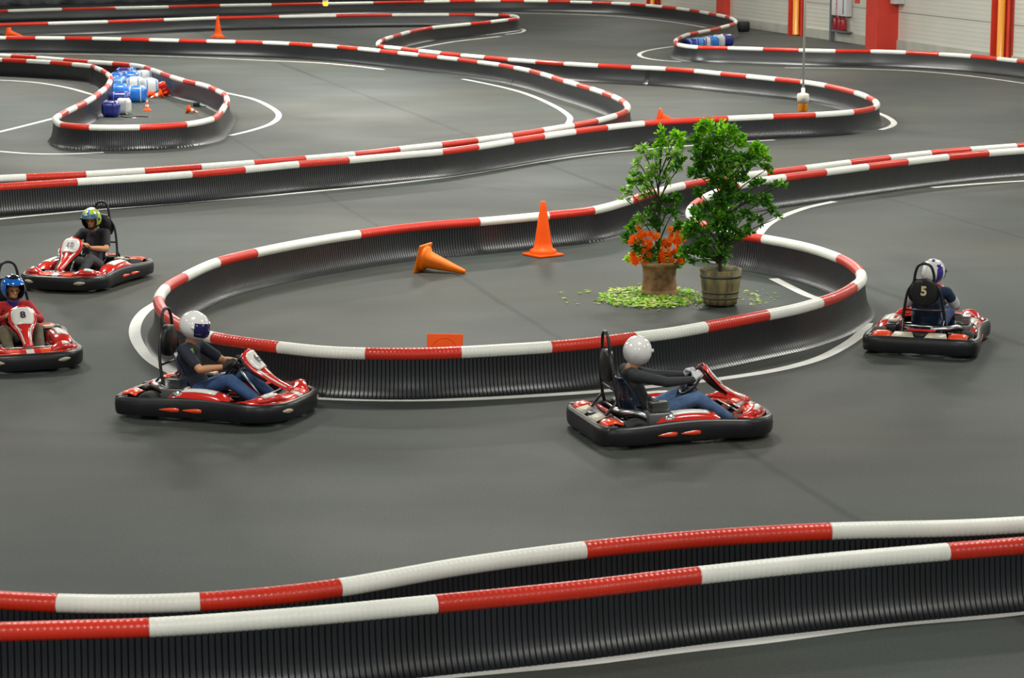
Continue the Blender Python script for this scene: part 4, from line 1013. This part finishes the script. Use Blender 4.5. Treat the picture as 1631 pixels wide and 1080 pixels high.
def make_driver(x0, ang, lab, style):
    root = empty('person', (x0.x, x0.y, 0), ang); tag(root, lab, 'person'); root.scale = (.965,)*3
    lean = V(style.get('lean', (0, 0, 0)))
    hip = V((-.24, 0, .215)); lum = V((-.33, 0, .36))+lean*.4; chest = V((-.375, 0, .54))+lean*.8; nb = V((-.36, 0, .70))+lean
    hf = V(style.get('head', (0, 0, 0))); head = V((-.310, 0, .865))+lean+hf
    yaw = style.get('yaw', 0); pitch = style.get('pitch', 0); Rh = Euler((0, pitch, yaw)).to_matrix()
    c = V((.19, 0, .50)); ax = V((-.75, 0, .66)).normalized(); s1 = V((0, 1, 0)); s2 = ax.cross(s1); s2 = s2 if s2.z > 0 else -s2
    joints = {}
    for s_ in (-1, 1):
        sh = V((-.355, s_*.175, .655))+lean; a = math.radians(style.get('grip', 15))
        rimp = c+(s1*s_*math.cos(a)+s2*math.sin(a)*.92)*.155
        hand = rimp+ax*.026-s1*s_*.0+V((-.018, s_*.006, 0))
        el = (sh+hand)*.5+V((-.02, s_*.11, -.115))*style.get('elbow', 1)
        fwd = (V((.66, 0, .45))-s1*s_*.25).normalized(); wrist = hand-fwd*.055
        joints[s_] = (sh, el, wrist, hand, fwd)
    caps = []
    # head: skull, jaw, nose, chin, ears (inside the helmet)
    hp_ = lambda x, y, z: head+Rh@V((x, y, z))
    caps += [(hp_(-.01, 0, .02), (.072, .085), hp_(-.005, 0, -.01), (.072, .08)), (hp_(.02, 0, -.03), .062, hp_(.045, 0, -.075), .042), (hp_(.078, 0, .0), .010, hp_(.098, 0, -.028), .015), (hp_(.082, -.018, -.062), .009, hp_(.082, .018, -.062), .009), (hp_(.07, -.03, .022), .012, hp_(.07, .03, .022), .012),
             (hp_(0, -.076, -.01), .014, hp_(-.005, -.08, -.035), .012), (hp_(0, .076, -.01), .014, hp_(-.005, .08, -.035), .012)]
    caps += [(nb-V((0, 0, .02)), .062, head-V((0, 0, .06))+V((-.01, 0, 0)), .056)]
    caps += [(hip, (.15, .10), lum, (.135, .095)), (lum, (.135, .095), chest, (.155, .10)), (chest, (.155, .10), nb-V((0, 0, .07)), (.13, .075))]
    for s_ in (-1, 1):
        sh, el, wr, ha, fw = joints[s_]
        caps += [(nb-V((0, 0, .04)), .055, sh, .054), (sh, .052, sh.lerp(el, .5), .047), (sh.lerp(el, .5), .047, el, .040), (el, .040, el.lerp(wr, .35), .041), (el.lerp(wr, .35), .041, wr, .026), (wr, (.027, .022), ha, (.030, .018)), (ha, (.036, .016), ha+fw*.03, (.038, .015))]
        side = V((0, -s_*.5, .8)).normalized(); side = (side-fw*side.dot(fw)).normalized(); palm = -ax; palm = (palm-fw*palm.dot(fw)-side*palm.dot(side)).normalized()
        caps += finger_caps(ha, fw, side, palm)
        kn = V((.20, s_*.19, .37)); an = V((.56, s_*.17, .14)); hj = V((-.20, s_*.10, .215))
        caps += [(hj, .085, kn, .058), (kn, .058, kn.lerp(an, .35), .055), (kn.lerp(an, .35), .055, an, .036), (an, .036, an+V((.10, 0, .045)), .03)]
    body = blobs('body', caps, 'skin', root, .0065, 2)
    # face details
    fd = MB()
    for s_ in (-1, 1): fd.lathe([(0, .006), (.009, .004), (.011, 0)], 'hblack', hp_(.078, s_*.030, .006), 10, axis=Rh@V((1, 0, 0)))
    fd.build('eyes', root)
    # top
    tc = [(hip+V((0, 0, .03)), (.165, .115), lum, (.15, .112)), (lum, (.15, .112), chest, (.172, .118)), (chest, (.172, .118), nb-V((0, 0, .075)), (.15, .09))]
    sl = style.get('sleeve', 'short')
    for s_ in (-1, 1):
        sh, el, wr, ha, fw = joints[s_]
        tc += [(nb-V((0, 0, .045)), .068, sh, .068)]
        if sl == 'short': tc += [(sh, .066, sh.lerp(el, .72), .060)]
        else: tc += [(sh, .066, el, .052), (el, .052, wr, .036)]
    top = blobs('shirt', tc, style['top'], root, .0075, 3)
    top['label'] = style['toplab']
    if style.get('cuff'):
        for s_ in (-1, 1):
            sh, el, wr, ha, fw = joints[s_]; blobs('sleeve_cuff', [(sh.lerp(el, .5), .066, sh.lerp(el, .78), .064)], style['cuff'], top, .008, 2)
    if style.get('collar'):
        blobs('collar', [(nb-V((0, 0, .03)), .08, nb+V((.005, 0, .03)), .070)], style['collar'], top, .008, 2)
    if style.get('logo'):
        MB().rbox(chest+V((.07, -.135, .09)), (.10, .03, .06), style['logo'], .009, rot=(0, -.25, .55)).build('chest_logo', top)
    # trousers
    tr_ = [(V((-.25, 0, .20)), (.165, .105), V((-.21, 0, .23)), (.16, .10))]
    for s_ in (-1, 1):
        kn = V((.20, s_*.19, .375)); an = V((.54, s_*.17, .155)); hj = V((-.20, s_*.10, .22))
        tr_ += [(hj, .098, kn, .073), (kn, .073, kn.lerp(an, .4), .068), (kn.lerp(an, .4), .068, an, .054)]
    t_ = blobs('trousers', tr_, style['legs'], root, .008, 3); t_['label'] = style['leglab']
    for s_ in (-1, 1):
        an = V((.56, s_*.17, .14)); blobs('shoe', [(an+V((-.025, 0, -.02)), .042, an+V((.05, 0, .02)), .042), (an+V((.05, 0, .02)), .042, an+V((.115, s_*.01, .085)), .034)], style.get('shoe', 'shoe'), root, .007, 2)
    if style.get('glove'):
        for s_ in (-1, 1):
            sh, el, wr, ha, fw = joints[s_]
            side = V((0, -s_*.5, .8)).normalized(); side = (side-fw*side.dot(fw)).normalized(); palm = -ax; palm = (palm-fw*palm.dot(fw)-side*palm.dot(side)).normalized()
            gc = [(wr, .033, ha, (.037, .025)), (ha, (.043, .022), ha+fw*.03, (.045, .021))]+[(a, r0+.005, b, r1+.005) for a, r0, b, r1 in finger_caps(ha, fw, side, palm)]
            blobs('glove', gc, style['glove'], root, .006, 1)
    helmet(root, head+Rh@V((.0, 0, .02)), yaw, pitch, style)
    return root
def heading(front, rear):
    a = at(*front); b = at(*rear); return math.atan2(a.y-b.y, a.x-b.x)
white = {'mats': lambda la, lo: 'hwhite', 'visor': 'visor', 'knob': 'hwhite'}
K = [
 # centre px, angle, label, number
 dict(c=(352, 655), a=math.radians(-19), lab='red go-kart with jeans-clad driver at the left front end of the island loop', num='6', size=.16,
      plab='person driving in white helmet with dark visor, dark T-shirt, blue jeans and dark gloves',
      st=dict(white, top='navy_tee', toplab='dark navy short-sleeved T-shirt', legs='jeans', leglab='blue jeans', glove='glove', yaw=-.10, pitch=.20, logo='lime', lean=(.02, 0, .01))),
 dict(back_shift=-.10, c=(1070, 688), a=math.radians(16), lab='red go-kart before the island loop driven by the person in the charcoal top', num='', size=.16,
      plab='person driving in white helmet, charcoal long-sleeved top and faded blue jeans',
      st=dict(white, top='charcoal', toplab='charcoal long-sleeved top', legs='jeans_light', leglab='faded blue jeans', glove='glove_white', yaw=.75, pitch=.12, sleeve='long', shoe='shoe_red', lean=(-.09, 0, -.02), head=(.03, .02, -.02), grip=40, elbow=.45)),
 dict(c=(1481, 547), a=math.radians(72), lab='go-kart with number 5 on its headrest, seen from behind at the right', num='', back='5',
      plab='person seen from behind in white and purple helmet and dark blue T-shirt',
      st=dict(mats=lambda la, lo: ('hpurple' if (abs(abs(lo)-2.0) < .28 and la < .45) or (la > .55 and math.sin(lo*4) > .45) or la < -.45 else 'hwhite'), visor='visor', top='blue_tee', toplab='dark blue T-shirt with pale cuffs', legs='jeans', leglab='blue jeans', yaw=-.25, pitch=.05, cuff='glove_white', lean=(.06, -.05, .03), elbow=1.2)),
 dict(c=(135, 450), a=math.radians(-106), lab='red go-kart below the double barrier at left, driver in a lime helmet', num='12', size=.12,
      plab='person driving in lime green helmet, black T-shirt and grey trousers',
      st=dict(mats=lambda la, lo: ('hwhite' if la > .72 else 'hblack' if la < -.30 else ('hlime' if abs(abs(lo)-.95) < .75 else ('hblue' if abs(lo) < .4 else 'hblack'))), visor='visor_clear', vr=(.12, .40), open=True, top='black_tee', toplab='black short-sleeved T-shirt', legs='grey_cloth', leglab='dark grey trousers', yaw=.1, pitch=.15, collar='scarf', elbow=1.15, head=(.03, 0, -.02))),
 dict(c=(30, 572), a=math.radians(-70), lab='red go-kart with number 8 on its white plate, cut by the left picture edge', num='8', size=.13,
      plab='person driving in glossy blue open-face helmet and red top with blue collar',
      st=dict(mats=lambda la, lo: ('hblack' if (la > .62 and abs(lo) < 2.2) or la < -.3 else 'hblue'), open=True, top='red_top', toplab='red long-sleeved top', legs='khaki', leglab='dark khaki trousers', sleeve='long', yaw=.12, pitch=.12, collar='blue_col', lean=(0.04, 0, -.08))),
]
roots = [kroot]+[copy_tree(kroot) for _ in K[1:]]
for kr, d in zip(roots, K):
    p = at(*d['c']); place_kart(kr, p, d['a'], d['lab'], d['num'], d.get('size', .15), d.get('back'))
    for ch in kr.children:
        if ch.name.split('.')[0] in ('seat', 'roll_hoop', 'headrest'): ch.location.x += d.get('back_shift', 0)
    make_driver(p, d['a'], d['plab'], d['st'])

# ------------------------------------------------------------------ light
w = bpy.data.worlds.new('world'); scn.world = w; w.use_nodes = True
w.node_tree.nodes['Background'].inputs[0].default_value = (.86, .93, 1, 1); w.node_tree.nodes['Background'].inputs[1].default_value = .12
ml = bpy.data.materials.new('lamp_panel'); ml.use_nodes = True; b = ml.node_tree.nodes['Principled BSDF']
b.inputs['Emission Color'].default_value = (1, .97, .88, 1); b.inputs['Emission Strength'].default_value = 1.0; M['lamp'] = ml
def LE(x, y):
    q = at(560, 130); q2 = at(420, 30); q3 = at(1050, 60)
    e = (.8 if y > 50 else 1)+3.6*math.exp(-((x-q.x)**2+(y-q.y)**2)/75)+.4*math.exp(-((x-q2.x)**2+(y-q2.y)**2)/300)
    q = at(560, 130); e *= .92*(.85 if y < 30 else 1)*(.7 if x < -8 and 40 < y < 65 else 1)
    return 420*e*(1.05 if x > 12 and y > 50 else 1)*(.5 if y < 10 and abs(x) > 10 else 1)*(.5 if (x < -10 and y < 30) else 1)*(.55 if 15 < y < 30 else 1)*(.7 if 30 < y < 40 and x < -10 else 1)*(.72 if y > 70 and x > -12 else 1)
LAMPS = [(x, y) for y in (8, 21, 34, 47, 60, 74, 90, 108) for x in ((-15, -5, 5, 15) if y in (21, 47, 74, 108) else (-20, -10, 0, 10, 20))]
for i, (x, y) in enumerate(LAMPS):
    li = bpy.data.lights.new('hall_lamp', 'AREA'); li.shape = 'RECTANGLE'; li.size = 2.2; li.size_y = 1.0; li.energy = LE(x, y); li.color = (1, .985, .91)
    o = bpy.data.objects.new('hall_lamp', li); COL.objects.link(o); o.location = (x, y, 7.7)
    f = MB().rbox((x, y, 7.78), (2.3, 1.1, .12), 'greymet', .02).build('ceiling_lamp')
    tag(f, 'grey rectangular lamp housing under the hall ceiling', 'lamp', 'ceiling lamps')
scn.view_settings.view_transform = 'Standard'; scn.view_settings.look = 'None'; scn.view_settings.gamma = 1
scn.view_settings.exposure = 1.1
